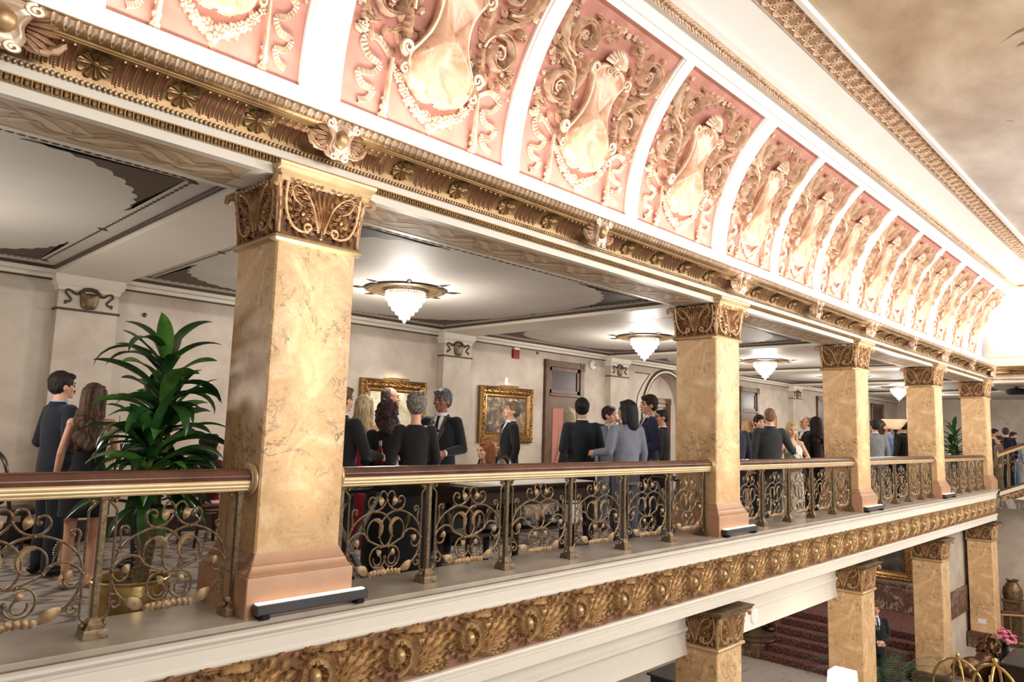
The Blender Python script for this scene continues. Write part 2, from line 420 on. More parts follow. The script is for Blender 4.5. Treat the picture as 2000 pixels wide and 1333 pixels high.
# leaf-and-tongue on the ovolo
m = MB(); x = X0
def ov(s, u, k, end=False):      # u 0..1 up the ovolo
    o = .194+.045*sin(u*pi/2); z = 3.404+.062*u
    return (XE-o-k, -s, z) if end else (s, -o-k, z)
while x < XE-.22:
    rows = []
    for u, wd in ((0.02, .004), (.3, .02), (.6, .026), (.85, .024), (1, .012)):
        rows.append([ov(x-wd, u, .0), ov(x-wd*.6, u, .011), ov(x, u, .004), ov(x+wd*.6, u, .011), ov(x+wd, u, .0)])
    m.strip(rows); x += .056
m.build('leaf_moulding', 'gilt', trim2)

# --- cove above the cornice: circle of radius RV about (y=YV, z=ZV)
RV, ZV, OV = 2.04, 3.77, 1.953
TH1 = radians(49.3)
def vp(x, th, h=0, r=RV):        # h = height above the surface, towards the hall
    o = OV-(r-h)*cos(th); return (x, -o, ZV+(r-h)*sin(th))
def arc_prof(t0, t1, r, n=10): return [(OV-r*cos(t0+(t1-t0)*i/n), ZV+r*sin(t0+(t1-t0)*i/n)) for i in range(n+1)]
VR = RV+.055
XV = XE-.25
pan = []
for i in range(len(cols_c)-1):
    a, b = cols_c[i], cols_c[i+1]
    if i == 0: e = [(-.98-.2, .16-.0)]; pan += [(-1.10, cols_c[1]-.165)]; continue
    wd = (b-a-.33-.42)/3; xx = a+.165
    for k in range(3): pan.append((xx, xx+wd)); xx += wd+.21
pan[-1] = (pan[-1][0], min(pan[-1][1], 20.13))
wallv = MB()
# plain field behind the panels on the side only; white frame in front of it
ap = arc_prof(0, TH1, VR, 14)
wallv.strip([[(X0, -o, z), (20.3, -o, z)] for o, z in [(-.087-.055, 3.74)]+ap])
wv_ = struct(wallv.build('wall_vault', 'pink'), 'pink coved vault rising over the cornice', 'wall')  # the vault's own curved wall surface, not a moulding
# lower plain white band with step
trim3 = struct(sweep([(-.087, 3.49), (-.072, 3.50), (-.072, 3.66), (-.080, 3.668), (-.087, 3.672), (-.087, 3.745), (-.098, 3.75), (-.098, 3.77), (-.15, 3.775)], 'trim_3', 'white'), 'plain white band at the foot of the coved vault', 'trim')
# ribs
ribs_x = []
ed = sorted(pan); 
prev = X0
for a, b in ed: ribs_x.append((prev, a)); prev = b
ribs_x.append((prev, 20.55))
trim4 = MB()
for a, b in ribs_x:
    rows = []
    for i in range(25):
        th = -.012+(TH1+.012)*i/24
        inn = .022
        rows.append([vp(a-.0, th, -.052), vp(a, th, -.02), vp(a+inn, th, -.02), vp(a+inn+.008, th, 0), vp(b-inn-.008, th, 0), vp(b-inn, th, -.02), vp(b, th, -.02), vp(b, th, -.052)] if b-a > .1 else [vp(a, th, 0), vp(b, th, 0)])
    trim4.strip([list(r) for r in rows])
trim4 = struct(trim4.build('trim_4', 'white', smooth=30), 'white ribs between the coffered panels of the vault', 'trim')
# upper white bands, end vault
t2, t3 = radians(72.6), radians(80)
trim5 = struct(sweep([(OV-VR*cos(TH1), ZV+VR*sin(TH1))]+[(OV-(RV-.0)*cos(TH1), ZV+RV*sin(TH1))]+arc_prof(TH1, radians(51.5), RV, 2)+arc_prof(radians(51.7), radians(53), RV-.015, 2)+arc_prof(radians(53.2), radians(56), RV, 3)+arc_prof(radians(56), t2, RV, 6)+[(OV-(RV-.02)*cos(t2), ZV+(RV-.02)*sin(t2))], 'trim_5', 'white', xe=XE), 'white upper bands of the vault either side of the garland moulding', 'trim')
ev = MB()
ev.strip([[(XE-o, -o+.35, z), (XE-o, YEND, z)] for o, z in [(-.087, 3.74)]+arc_prof(0, TH1, RV, 16)])
struct(ev.build('wall_far_vault', 'white'), 'plain white coved vault at the far end of the hall', 'wall')  # curved wall surface of the end vault, not a moulding
# garland moulding: bundled leaves and berries
TG = radians(57.2)
garl = MB()
rows = []
for k in range(9):
    a = pi*k/8
    th = TG+(-.023)*cos(a); h = .045*sin(a)
    o = OV-(RV-h)*cos(th); z = ZV+(RV-h)*sin(th)
    rows.append([(X0, -o, z), (XE-o, -o, z), (XE-o, YEND, z)])
garl.strip(rows)
trim6 = struct(garl.build('trim_6', 'capital_gold'), 'round gilt moulding of bound leaves along the vault', 'trim')
unit = MB()
rr = random.Random(3)
for s in (-1, 1):
    for q in range(2):
        a = s*(.5+.35*q)
        pts = [(.07*t-.02*q, a*(.6+.4*t)) for t in (0, .35, .7, 1)]
        rows = []
        for i, (u, an) in enumerate(pts):
            wd = (.12, .26, .22, .02)[i]; hh = .052+.010*sin(i/3*pi)
            rows.append([(u, an-wd, hh-.008), (u+.006, an, hh+.010), (u, an+wd, hh-.008)])
        unit.strip(rows)
def gpt(x, an, h):
    th = TG+.0225*sin(an)*(h/.045); hh = h*cos(an)
    return vp(x, th, hh)
mm = MB()
x = X0+3
while x < XE-.9:
    mm.merge(unit, fn=lambda p: gpt(x+p[0], p[1], p[2]))
    for q in range(3): mm.ell(gpt(x+rr.uniform(0, .06), rr.uniform(-.6, .6), .052), .011, 6, 4)
    x += .062
mm.build('leaf_bundle', 'gilt', trim6)
# guilloche band with rosettes
gp = arc_prof(t2, t3, RV-.012, 4)
trim7 = struct(sweep([(OV-RV*cos(t2), ZV+RV*sin(t2))]+gp+[(OV-RV*cos(t3), ZV+RV*sin(t3))], 'trim_7', 'capital_gold'), 'gilt guilloche band with rosettes at the edge of the painted ceiling', 'trim')
TC = (t2+t3)/2; HB = RV*(t3-t2)/2
def gu(x, v, h): return vp(x, TC+v/RV, .012+h)
def guil():
    mb = MB(); P = .255
    for sg in (-1, 1):
        for lane in (-.016, .004, .022):
            mb.tube([gu(P*i/10, sg*(HB*.80*cos(pi*i/10))+lane*sg*0+lane*.6, .006) for i in range(11)], .006, 4, cap=False)
    N = 8
    for k in range(N):
        a = 2*pi*k/N
        for r in (.035, .062): mb.ell((0, 0, 0), .001, 4, 3) if False else None
        p = gu(P/2+.052*cos(a), .052*sin(a), .006); mb.ell(p, (.015, .015, .012), 6, 4)
        p = gu(P/2+.026*cos(a+.4), .026*sin(a+.4), .008); mb.ell(p, (.009, .009, .008), 5, 4)
    mb.ell(gu(P/2, 0, .008), .012, 6, 4)
    mb.tube([gu(P/2+.084*cos(a), .084*sin(a), .004) for a in [2*pi*i/18 for i in range(19)]], .006, 4, cap=False)
    for sg in (-1, 1):
        for q in (-.04, 0, .04): mb.ell(gu(q, sg*HB*.62, .004), (.012, .02, .01), 5, 4)
    return mb, P
GU, GP = guil()
gm = MB(); x = 3.5
while x < XE-1.7: gm.merge(GU, Matrix.Translation((x, 0, 0))); x += GP
gm.build('guilloche_rosette', 'gilt', trim7)
trim8 = struct(sweep([(OV-(RV-.01)*cos(t3), ZV+(RV-.01)*sin(t3)), (OV-(RV-.05)*cos(t3), ZV+(RV-.05)*sin(t3)), (OV-(RV-.055)*cos(t3+.018), ZV+(RV-.055)*sin(t3+.018)), (OV-(RV-.055)*cos(t3+.026), ZV+(RV-.055)*sin(t3+.026)), (OV-(RV-.02)*cos(t3+.03), ZV+(RV-.02)*sin(t3+.03)), (OV-RV*cos(t3+.03), ZV+RV*sin(t3+.03)+.1)], 'trim_8', 'white'), 'thin white moulding framing the painted ceiling', 'trim')
ZM = ZV+RV*sin(t3)+.03; OM = OV-RV*cos(t3+.02)
c = MB(); c.add([(X0, -OM, ZM), (XE-OM, -OM, ZM), (XE-OM, YEND-3, ZM), (X0, YEND-3, ZM)], [(0, 1, 2, 3)])
ceil_hall = struct(c.build('ceiling.001', 'mural', smooth=0), 'painted sky ceiling of the great hall with brown clouds', 'ceiling')

lm_ = MB()
for pts, ws in (([(6.86, -2.85), (6.78, -2.93), (6.70, -3.02), (6.64, -3.12), (6.66, -3.3)], (.012, .03, .045, .05, .05)), ([(7.03, -3.0), (6.97, -3.05), (6.95, -3.12), (6.98, -3.25)], (.015, .045, .06, .06)), ([(9.16, -2.50), (9.11, -2.56), (9.2, -2.62)], (.004, .008, .004))):
    lm_.strip([[(x-w_*.7, y-w_*.6, ZM-.004), (x+w_*.7, y+w_*.6, ZM-.004)] for (x, y), w_ in zip(smoothpath(pts, 5), [ws[min(len(ws)-1, i//5)] for i in range(60)])])
lm_.build('painted_limb', simple('limb_paint', (150, 134, 108), .8, c2=(118, 102, 80), scale=8), ceil_hall, smooth=0)

# --- lower entablature (edge of the mezzanine)
XL = XE+.08
def lowsweep(prof, name, mat, cap=True, y=None):
    mb = MB(); mb.strip([[(X0, -o, z), (XL, -o, z)] for o, z in prof])
    if cap: mb.add([(XL, -o, z) for o, z in prof]+[(XL, .2, prof[-1][1]), (XL, .2, prof[0][1])], [tuple(range(len(prof)+2))])
    return mb.build(name, mat, smooth=30)
trim9 = struct(lowsweep([(.095, .225), (.095, .205), (.088, .198), (.078, .172), (.07, .168), (.07, .15), (.055, .13), (.045, .125), (.04, .105), (.034, .10), (.03, .02), (.036, .014), (.036, -.004), (.02, -.01), (.015, -.02)], 'trim_9', 'cream'), 'cream moulded edge of the mezzanine floor above the acanthus frieze', 'trim')
trim10 = struct(lowsweep([(.015, -.015), (.012, -.03), (.012, -.39), (.02, -.405)], 'trim_10', 'frieze_ground'), 'brown frieze with gilt acanthus scrolls along the mezzanine edge', 'trim')
trim11 = struct(lowsweep([(.012, -.40), (.045, -.405), (.05, -.42), (.045, -.44), (.03, -.448), (.03, -.47), (.024, -.476), (.018, -.57), (-.40, -.575)], 'trim_11', 'cream'), 'cream architrave band below the acanthus frieze', 'trim')
s_ = MB(); s_.box(X0, XL+.02, -.118, .52, .205, .24, .006)
struct(s_.build('trim_12', 'sill'), 'grey marble sill on which the balustrade stands', 'trim')
e_ = MB(); e_.box(X0, XL, -.105, .1, .196, .206)
e_.build('gilt_edge', 'bronze', bpy.data.objects['trim_12'])
# deep beams between the lower columns, left of the third
dm = MB()
for a, b in ((X0, XC[1]), (XC[1]+CW, XC[2])):
    dm.strip([[(a, y, z), (b, y, z)] for y, z in ((.40, -.56), (.40, -.85), (.365, -.872), (.365, -.905), (.385, -.92), (.4, -.955), (.40, -1.20), (.66, -1.20), (.66, -.55))])
struct(dm.build('trim_13', 'cream', smooth=30), 'deep cream beam under the balcony spanning the lower columns', 'trim')

# --- floors, ceilings and walls of the mezzanine
WY = 5.27
f_ = MB(); f_.box(X0, 31, .52, WY, -.25, 0); f_.box(XL+.02, 31, -8, .52, -.25, 0)
struct(f_.build('floor', 'carpet', smooth=0), 'grey swirled carpet floor of the mezzanine', 'floor')
c_ = MB(); c_.box(X0, 31, .5, WY+.2, 3.135, 3.3); c_.box(XE+.0, 31, -8, .5, 3.135, 3.3)
ceil = struct(c_.build('ceiling', 'coffer', smooth=0), 'pale grey coffered ceiling of the mezzanine', 'ceiling')
bx = MB()
mo = MB()
BX = [-4.0+.303]+[x+.303 for x in XC]+[25.3]
for cx_ in BX:
    bx.box(cx_-.36, cx_+.36, .5, WY, 3.06, 3.2)
    for sg in (-1, 1):
        e = cx_+sg*.36
        mo.box(min(e, e+sg*.045), max(e, e+sg*.045), .62, WY-.05, 3.103, 3.14, .012)
for a, b in zip(BX[:-1], BX[1:]):
    a += .36; b -= .36
    mo.box(a, b, .562, .60, 3.108, 3.14, .01); mo.box(a, b, WY-.17, WY-.125, 3.103, 3.14, .012)
    bx.box(a, b, WY-.125, WY, 3.06, 3.2)
struct(bx.build('trim_14', 'cream', smooth=20), 'cream cross beams of the mezzanine ceiling', 'trim')
mo.build('moulding', 'dark_paint', bpy.data.objects['trim_14'])
wl = MB()
wl.box(X0, 13.1-.98, WY, WY+.2, 0, 3.2); wl.box(13.1+.98, 31, WY, WY+.2, 0, 3.2)
# arch infill over the opening
n = 16; AR = .98; AZ = 1.92
top = [(13.1+AR*cos(pi-pi*i/n), AZ+AR*sin(pi-pi*i/n)) for i in range(n+1)]
for i in range(n):
    (xa, za), (xb, zb) = top[i], top[i+1]
    wl.add([(xa, WY, za), (xb, WY, zb), (xb, WY, 3.2), (xa, WY, 3.2)], [(0, 1, 2, 3)])
    wl.add([(xa, WY, za), (xb, WY, zb), (xb, WY+.35, zb), (xa, WY+.35, za)], [(0, 1, 2, 3)])
for xx in (13.1-AR, 13.1+AR): wl.add([(xx, WY, 0), (xx, WY+.35, 0), (xx, WY+.35, AZ), (xx, WY, AZ)], [(0, 1, 2, 3)])
wl.box(11.5, 14.8, WY+.35, WY+.4, 0, 3.2)
struct(wl.build('wall_back', 'plaster', smooth=0), 'mottled taupe plaster back wall of the mezzanine', 'wall')
am = MB()
def archline(r, dy, rad):
    am.tube([(13.1-r, WY-dy, .9+0*i) for i in (0,)]+[(13.1-r, WY-dy, AZ)]+[(13.1+r*cos(pi-pi*i/20), WY-dy, AZ+r*sin(pi-pi*i/20)) for i in range(1, 20)]+[(13.1+r, WY-dy, AZ), (13.1+r, WY-dy, .9)], rad, 6)
archline(.98, .01, .022); archline(1.06, .014, .03)
trim15 = struct(am.build('trim_15', 'dark_paint'), 'dark moulded arch over the opening in the back wall', 'trim')
am = MB(); archline(1.02, .012, .03); am.build('arch_band', 'cream', trim15)
am = MB()
am.tube([(11.75, WY-.008, 2.83), (12.35, WY-.008, 2.83), (12.05, WY-.008, 2.55), (11.86, WY-.008, 2.3), (11.80, WY-.008, 2.05)], .012, 4); am.tube([(13.95, WY-.008, 2.83), (14.4, WY-.008, 2.83), (14.3, WY-.008, 2.1)], .012, 4)
am.build('spandrel_line', 'dark_paint', trim15)
wc = MB(); wc.box(X0, 31, WY-.04, WY, 3.0, 3.06, .012); wcx = wc.build('trim_16', 'cream', smooth=20); struct(wcx, 'cream picture moulding along the top of the back wall', 'trim')
wc = MB(); wc.box(X0, 31, WY-.052, WY-.038, 2.985, 3.006); wc.build('dark_line', 'dark_paint', wcx)
bb = MB(); bb.box(X0, 12.1, WY-.03, WY, 0, .24, .008); bb.box(14.1, 31, WY-.03, WY, 0, .24, .008)
struct(bb.build('baseboard_back', 'dark_wood', smooth=20), 'dark wooden baseboard of the back wall', 'baseboard')
we = MB(); we.box(31, 31.2, -8, WY, 0, 3.2)
struct(we.build('wall_far', 'plaster', smooth=0), 'grey plaster wall at the far end of the mezzanine', 'wall')
wx = MB(); wx.box(X0-.2, X0, .0, WY, -.2, 3.2); struct(wx.build('wall_left', 'plaster', smooth=0), 'plaster wall closing the near end of the mezzanine', 'wall')

# --- painted ceiling fans and rope lines (thin paint relief on the coffers)
fan = MB(); rope = MB()
def spandrel(cx, cy, sx, sy, Lx, Ly):
    """dark fan filling the corner (cx,cy), concave scalloped edge"""
    n = 9; pts = []
    for i in range(n+1):
        t = i/n; a = t*pi/2
        for q in range(6):
            if i == n and q: break
            a2 = (i+q/6)/n*pi/2; r = .965+.035*abs(sin(pi*q/6))
            pts.append((cx+sx*max(0, Lx*(1-r*sin(a2))), cy+sy*max(0, Ly*(1-r*cos(a2)))))
    vs = [(cx, cy, 3.1325)]+[(x, y, 3.1325) for x, y in pts]
    f = [(0, i+1, i+2) for i in range(len(pts)-1)]
    fan.add(vs, f)
def ropeline(p, q, n):
    for i in range(n):
        t0, t1 = i/n, (i+.8)/n
        a = (p[0]+(q[0]-p[0])*t0, p[1]+(q[1]-p[1])*t0, 3.132); b = (p[0]+(q[0]-p[0])*t1, p[1]+(q[1]-p[1])*t1, 3.132)
        rope.tube([a, ((a[0]+b[0])/2, (a[1]+b[1])/2, 3.132), b], [.004, .016, .006], 4, flat=.3, up=(0, 0, 1))
for a, b in zip(BX[:-1], BX[1:]):
    x0, x1 = a+.36+.24, b-.36-.24; y0, y1 = .84, WY-.42
    L = min(1.35, (x1-x0)*.36)
    for cx, sx in ((x0, 1), (x1, -1)):
        for cy, sy in ((y0, 1), (y1, -1)): spandrel(cx, cy, sx, sy, L, 1.2)
    for q in (x0-.045, x1+.045): ropeline((q, y0), (q, y1), 46)
    for q in (y0-.04, y1+.04): ropeline((x0, q), (x1, q), 46)
    for q in (x0-.045, x1+.045):
        for yy in (y0, (y0+y1)/2, y1): rope.tube([(q-.05, yy-.03, 3.132), (q, yy, 3.131), (q+.05, yy+.03, 3.132)], [.008, .03, .008], 5, flat=.2, up=(0, 0, 1))
fan.build('painted_fan', 'dark_paint', ceil, smooth=0); rope.build('rope_line', 'dark_paint', ceil)

# --- lobby below
ZF = -3.8
lf = MB(); lf.box(X0, 32, -10, 6, ZF-.2, ZF)
k = NT('lobby_floor'); mp = k.n('Mapping'); mp.inputs['Scale'].default_value = (1.1, 5, 1); k.l(k.co, mp.inputs[0]); f = k.noise(2.2, 5, .6, .8, mp.outputs[0]); k.col(k.ramp(f, [(.3, (150, 142, 134)), (.5, (176, 168, 160)), (.7, (140, 130, 122))])); k.done('lobby_floor', .35)
struct(lf.build('floor.001', 'lobby_floor', smooth=0), 'grey streaked floor of the lobby below', 'floor')
lc = MB(); lc.box(X0, 32, .4, 6, -.6, -.5)
struct(lc.build('ceiling.002', 'cream', smooth=0), 'cream ceiling of the lobby under the mezzanine', 'ceiling')
lw = MB(); lw.box(X0, 18.5, WY, WY+.2, ZF, -.5)
struct(lw.build('wall_lobby_back', 'plaster', smooth=0), 'cream plaster back wall of the lobby', 'wall')
lw = MB(); lw.box(18.5, 18.7, .66, WY, ZF, -.5)
struct(lw.build('wall_lobby_stair', 'plaster', smooth=0), 'cream wall above the stair landing in the lobby', 'wall')
lw = MB(); lw.box(22, 22.2, -9, .66, ZF, -.3); lw.box(18.7, 22, .66, .86, ZF, -.5)
struct(lw.build('wall_lobby_far', 'plaster', smooth=0), 'cream end wall of the lobby behind the last column', 'wall')
dd = MB(); dd.box(18.44, 18.5, .6, WY, -2.9, -2.27, .01); dd.box(18.42, 18.5, .6, WY, -2.27, -2.2, .015); dd.box(18.5, 22, .6, .66, -2.9, -2.27)
struct(dd.build('trim_17', 'marble_red', smooth=20), 'veined red marble dado along the stair landing', 'trim')
# ------------------------------------------------------------------ ornament kit, in (u, v, w): w is height off the ground
def acan(mb, path, wd, h, lobes=6, peak=.5, w0=0.0):
    """scalloped acanthus leaf running along a 2-D path (u,v)"""
    n = len(path); rows = []
    for i, (u, v) in enumerate(path):
        a, b = path[max(i-1, 0)], path[min(i+1, n-1)]
        tx, ty = b[0]-a[0], b[1]-a[1]; L = sqrt(tx*tx+ty*ty) or 1; nx, ny = -ty/L, tx/L; tx /= L; ty /= L
        t = i/(n-1); env = .22+.78*max(0, sin(pi*t**(math.log(.5)/math.log(peak))))**.6
        lob = .5+.5*abs(sin(t*lobes*pi))
        W = wd*env*lob; e = .5*wd*env*(1-lob)
        k = h*(.5+.5*max(0, sin(pi*min(1, t*.95+.05))))
        rows.append([(u+nx*W-tx*e, v+ny*W-ty*e, w0), (u+nx*W*.55, v+ny*W*.55, w0+k), (u, v, w0+k*.55), (u-nx*W*.55, v-ny*W*.55, w0+k), (u-nx*W-tx*e, v-ny*W-ty*e, w0)])
    mb.strip(rows)
def leaf2(mb, u, v, ang, L, W, h, w0=0.0):
    """plain pointed leaf with a raised ridge pair"""
    c, s = cos(ang), sin(ang); rows = []
    for t, k, hh in ((0, .25, .5), (.3, .8, 1), (.6, 1, 1), (.85, .55, .7), (1, .03, .25)):
        x, y = u+c*L*t, v+s*L*t; w_ = W*k*.5
        rows.append([(x-s*w_, y+c*w_, w0), (x-s*w_*.6, y+c*w_*.6, w0+h*hh), (x, y, w0+h*hh*.45), (x+s*w_*.6, y-c*w_*.6, w0+h*hh), (x+s*w_, y-c*w_, w0)])
    mb.strip(rows)
def vine(mb, path, r0, r1, h=None, n=6):
    m = len(path); mb.tube([(p[0], p[1], (h if h is not None else r0*.6)) for p in path], [r0+(r1-r0)*i/(m-1) for i in range(m)], n)
def flower(mb, u, v, r, w0=0.0, np=5, a0=0):
    for k in range(np):
        a = a0+2*pi*k/np; mb.ell((u+r*.58*cos(a), v+r*.58*sin(a), w0+r*.28), (r*.46, r*.46, r*.34), 6, 4)
    mb.ell((u, v, w0+r*.5), r*.3, 6, 4)
def scroll(mb, cx, cy, r, a0, turns, leafw, h, lf=True):
    sp = spiral(cx, cy, r, r*.16, a0, turns, 34)
    vine(mb, sp, r*.085, r*.045, h*.5)
    if lf:
        acan(mb, sp[:16], leafw, h, 5); acan(mb, sp[10:26], leafw*.75, h*1.05, 5)
    flower(mb, cx, cy, r*.24, h*.2)

# ------------------------------------------------------------------ vault panels
def panel_ornament():
    g = MB(); rr = random.Random(5)
    for s in (-1, 1):
        # torch
        g.tube([(s*.47, .06, .04), (s*.455, .5, .045)], [.030, .016], 6); g.ell((s*.47, .10, .035), (.045, .03, .03), 8, 5); g.ell((s*.467, .17, .035), (.036, .018, .03), 8, 5)
        for k in range(3): leaf2(g, s*.47, .07, -pi/2+(k-1)*.6, .075, .05, .03)
        for k in range(3): leaf2(g, s*.455, .5, pi/2+(k-1)*.5, .07, .04, .03)
        # fluttering ribbon outside the torch
        path = smoothpath([(s*.47, .52), (s*.60, .60), (s*.72, .55), (s*.66, .45), (s*.55, .41), (s*.60, .33), (s*.72, .30), (s*.68, .22), (s*.58, .20), (s*.62, .12), (s*.70, .09)], 8)
        rows = []
        for i, (u, v) in enumerate(path):
            b = path[min(i+1, len(path)-1)]; a = path[max(i-1, 0)]; L = sqrt((b[0]-a[0])**2+(b[1]-a[1])**2) or 1
            nx, ny = -(b[1]-a[1])/L, (b[0]-a[0])/L; q = .024; cr = .012*(i % 2)
            rows.append([(u+nx*q, v+ny*q, .004), (u+nx*q*.9, v+ny*q*.9, .028+cr), (u-nx*q*.9, v-ny*q*.9, .016+cr), (u-nx*q, v-ny*q, .004)])
        g.strip(rows)
        # festoon half
        for i in range(13):
            t = i/12; u = s*.43*(1-t); v = .44-.30*sin(t*pi/2)
            flower(g, u+rr.uniform(-.015, .015), v+rr.uniform(-.015, .015), .036+.018*sin(t*pi*.6), .012, 5, rr.random()*3)
            if i % 2: leaf2(g, u, v, rr.uniform(0, 6.28), .075, .035, .03, .01)
        # big side scroll with acanthus
        acan(g, bez((s*.20, .62), (s*.50, .62), (s*.33, .80), (s*.40, .92), 16), .055, .095, 8)
        scroll(g, s*.56, .92, .185, pi if s > 0 else 0, -s*1.75, .042, .11)
        acan(g, bez((s*.40, .95), (s*.42, 1.15), (s*.62, 1.2), (s*.78, 1.30), 14), .052, .09, 8)
        acan(g, bez((s*.36, .95), (s*.30, 1.1), (s*.36, 1.22), (s*.30, 1.34), 14), .052, .09, 8)
        acan(g, bez((s*.62, .73), (s*.72, .66), (s*.76, .74), (s*.78, .84), 10), .038, .07, 5)
        # upper corner scroll
        scroll(g, s*.52, 1.45, .19, -pi/2 if s > 0 else -pi/2, s*1.6, .042, .115)
        acan(g, bez((s*.52, 1.26), (s*.70, 1.22), (s*.80, 1.40), (s*.79, 1.62), 14), .052, .09, 8)
        acan(g, bez((s*.33, 1.50), (s*.28, 1.62), (s*.18, 1.62), (s*.10, 1.70), 12), .046, .08, 6)
        scroll(g, s*.19, 1.60, .07, 0, s*1.3, .026, .08)
        scroll(g, s*.72, 1.16, .06, 0, -s*1.3, .026, .075)
        scroll(g, s*.74, .72, .055, 2, s*1.3, .026, .075)
        for k in range(34): flower(g, s*rr.uniform(.26, .82), rr.uniform(.60, 1.71), rr.uniform(.018, .042), .02, 5, rr.random()*3)
        for k in range(40): leaf2(g, s*rr.uniform(.22, .80), rr.uniform(.58, 1.68), rr.uniform(0, 6.28), rr.uniform(.07, .13), .045, .05, .006)
    flower(g, 0, .12, .075, .02); flower(g, .07, .17, .055, .02); flower(g, -.07, .17, .055, .02); leaf2(g, 0, .12, -pi/2, .09, .06, .04)
    for k in range(5): flower(g, (k-2)*.09, 1.66+.02*(k % 2), .035, .012)
    # shell crown over the cartouche
    s_ = MB()
    for k in range(11):
        a = radians(10+160*k/10); r0, r1 = .045, .155
        s_.tube([(r0*cos(a), 1.36+r0*sin(a)*.8, .10), ((r0+r1)/2*cos(a), 1.36+(r0+r1)/2*sin(a), .13), (r1*cos(a), 1.36+r1*sin(a), .07)], [.01, .018, .02], 6)
    s_.ell((0, 1.37, .10), (.055, .05, .05), 10, 6)
    # marble cartouche body
    half = [(0, .30), (.14, .315), (.25, .37), (.315, .47), (.335, .58), (.27, .68), (.20, .80), (.165, .92), (.165, 1.04), (.19, 1.14), (.225, 1.22), (.17, 1.30), (.08, 1.33), (0, 1.32)]
    hp = smoothpath(half, 4); out = [(u, v) for u, v in hp]+[(-u, v) for u, v in hp[-2:0:-1]]
    c_ = MB(); rows = []
    for sc, w_ in ((1, 0.0), (1.0, .05), (.93, .10), (.70, .135), (.35, .15), (.02, .152)):
        rows.append([(u*sc, .82+(v-.82)*(.12+.88*sc) if sc < .9 else v, w_*(.9+.25*sin((v-.3)*4))) for u, v in out])
    c_.rings(rows, False, True)
    # gilt scrolled rim
    r_ = MB()
    for s in (-1, 1):
        e = [(s*u, v) for u, v in hp]
        r_.tube([(u, v, .07) for u, v in e], .026, 6)
        for (cx, cy, r, a0, tn) in ((s*.37, .62, .062, -pi/2, s*1.4), (s*.25, 1.26, .06, -pi/2, s*1.4), (s*.12, .40, .045, 0, s*1.3), (s*.36, .45, .04, pi/2, -s*1.2), (s*.06, 1.30, .04, 0, s*1.2)):
            sp = spiral(cx, cy, r, r*.2, a0, tn, 20); r_.tube([(p[0], p[1], .09) for p in sp], [r*.42-r*.22*i/20 for i in range(21)], 6)
        acan(r_, [(s*u, v) for u, v in hp[6:22]], .04, .11, 5)
    for s in (-1, 1): acan(r_, bez((s*.02, .295), (s*.10, .29), (s*.17, .315), (s*.23, .37), 12), .030, .085, 5)
    return g, s_, c_, r_
PO = panel_ornament()
def vmap(sx): return lambda p: vp(p[0]*sx, p[1]/VR, p[2]-.055)
ORD = ['nearest', 'second', 'third', 'fourth', 'fifth', 'sixth', 'seventh', 'eighth', 'ninth', 'tenth', 'eleventh', 'twelfth', 'thirteenth']
LAB = ['coffered vault panel cut by the top left of the photo', 'largest coffered vault panel, right of the nearest column, its top out of frame',
       'coffered panel of the vault third from the left, peach cartouche under a gilt shell', 'coffered vault panel fourth from the left, above the right half of the widest bay',
       'coffered panel of the vault just right of the cartouche over the second column', 'coffered panel of the vault sixth from the left, middle one over the second bay', 'coffered panel of the vault seventh from the left, last before the third column',
       'coffered panel of the vault sixth from the far right end', 'coffered panel of the vault fifth from the far right end', 'coffered panel of the vault fourth from the far right end',
       'coffered panel of the vault third from the far right end', 'coffered panel of the vault last but one at the far end', 'coffered panel of the vault last at the far end, beside the plain white cove']
cache = {}
for i, (a, b) in enumerate(sorted(pan)):
    sx = round((b-a)/1.70, 2); key = round(sx, 1)
    t = thing('coffer_panel', LAB[i] if i < len(LAB) else LAB[-1], 'ceiling panel', ((a+b)/2, 0, 0), 0, 'coffered panels of the vault')
    if key not in cache:
        cache[key] = [(mb.v, mb.f) for mb in PO]
        fn = vmap(sx)
        cache[key] = [MB().merge(PO[0], fn=fn).build('scrollwork', 'gilt', t, smooth=55), MB().merge(PO[1], fn=fn).build('shell_crest', 'gilt', t, smooth=60), MB().merge(PO[2], fn=fn).build('cartouche', 'cartouche_marble', t, smooth=70)]
        rim = MB().merge(PO[3], fn=fn).build('gilt_rim', 'gilt', cache[key][2], smooth=60)
    else:
        for o in cache[key]: copy_tree(o, t)

# ------------------------------------------------------------------ cartouches on the bronze cornice
def cornice_cartouche():
    sh = MB(); hp = smoothpath([(0, -.165), (.055, -.15), (.085, -.09), (.075, -.02), (.095, .05), (.115, .09), (.08, .12), (.03, .125), (0, .115)], 5)
    out = hp+[(-u, v) for u, v in hp[-2:0:-1]]
    sh.rings([[(u*k, v*k, w_) for u, v in out] for k, w_ in ((1, -.05), (1, .035), (.94, .055), (.82, .05), (.7, .06), (.5, .05))], True, True)
    for s in (-1, 1):
        for cx, cy, r in ((.10, .095, .035), (.045, -.14, .03)):
            sp = spiral(s*cx, cy, r, r*.2, pi/2, s*1.4, 18); sh.tube([(p[0], p[1], .055) for p in sp], .012, 6)
    bo = MB(); bo.ell((0, -.005, .055), (.05, .075, .035), 14, 8)
    lf = MB()
    for s in (-1, 1):
        for k in range(7):
            a = (-.9+.3*k); leaf2(lf, s*.085, -.06+.02*k, (a if s > 0 else pi-a), .12-.008*abs(k-3), .036, .04, .0)
        acan(lf, bez((s*.08, -.11), (s*.16, -.13), (s*.20, -.08), (s*.22, -.02), 10), .026, .04, 4)
    return sh, bo, lf
CC = cornice_cartouche()
def cmap(p):      # tilt so that it leans out along the cavetto
    u, v, w_ = p; return (u, -(.14+.30*(v+.165)*.62+w_*.9), 3.225+(v+.165)*.86-w_*.35)
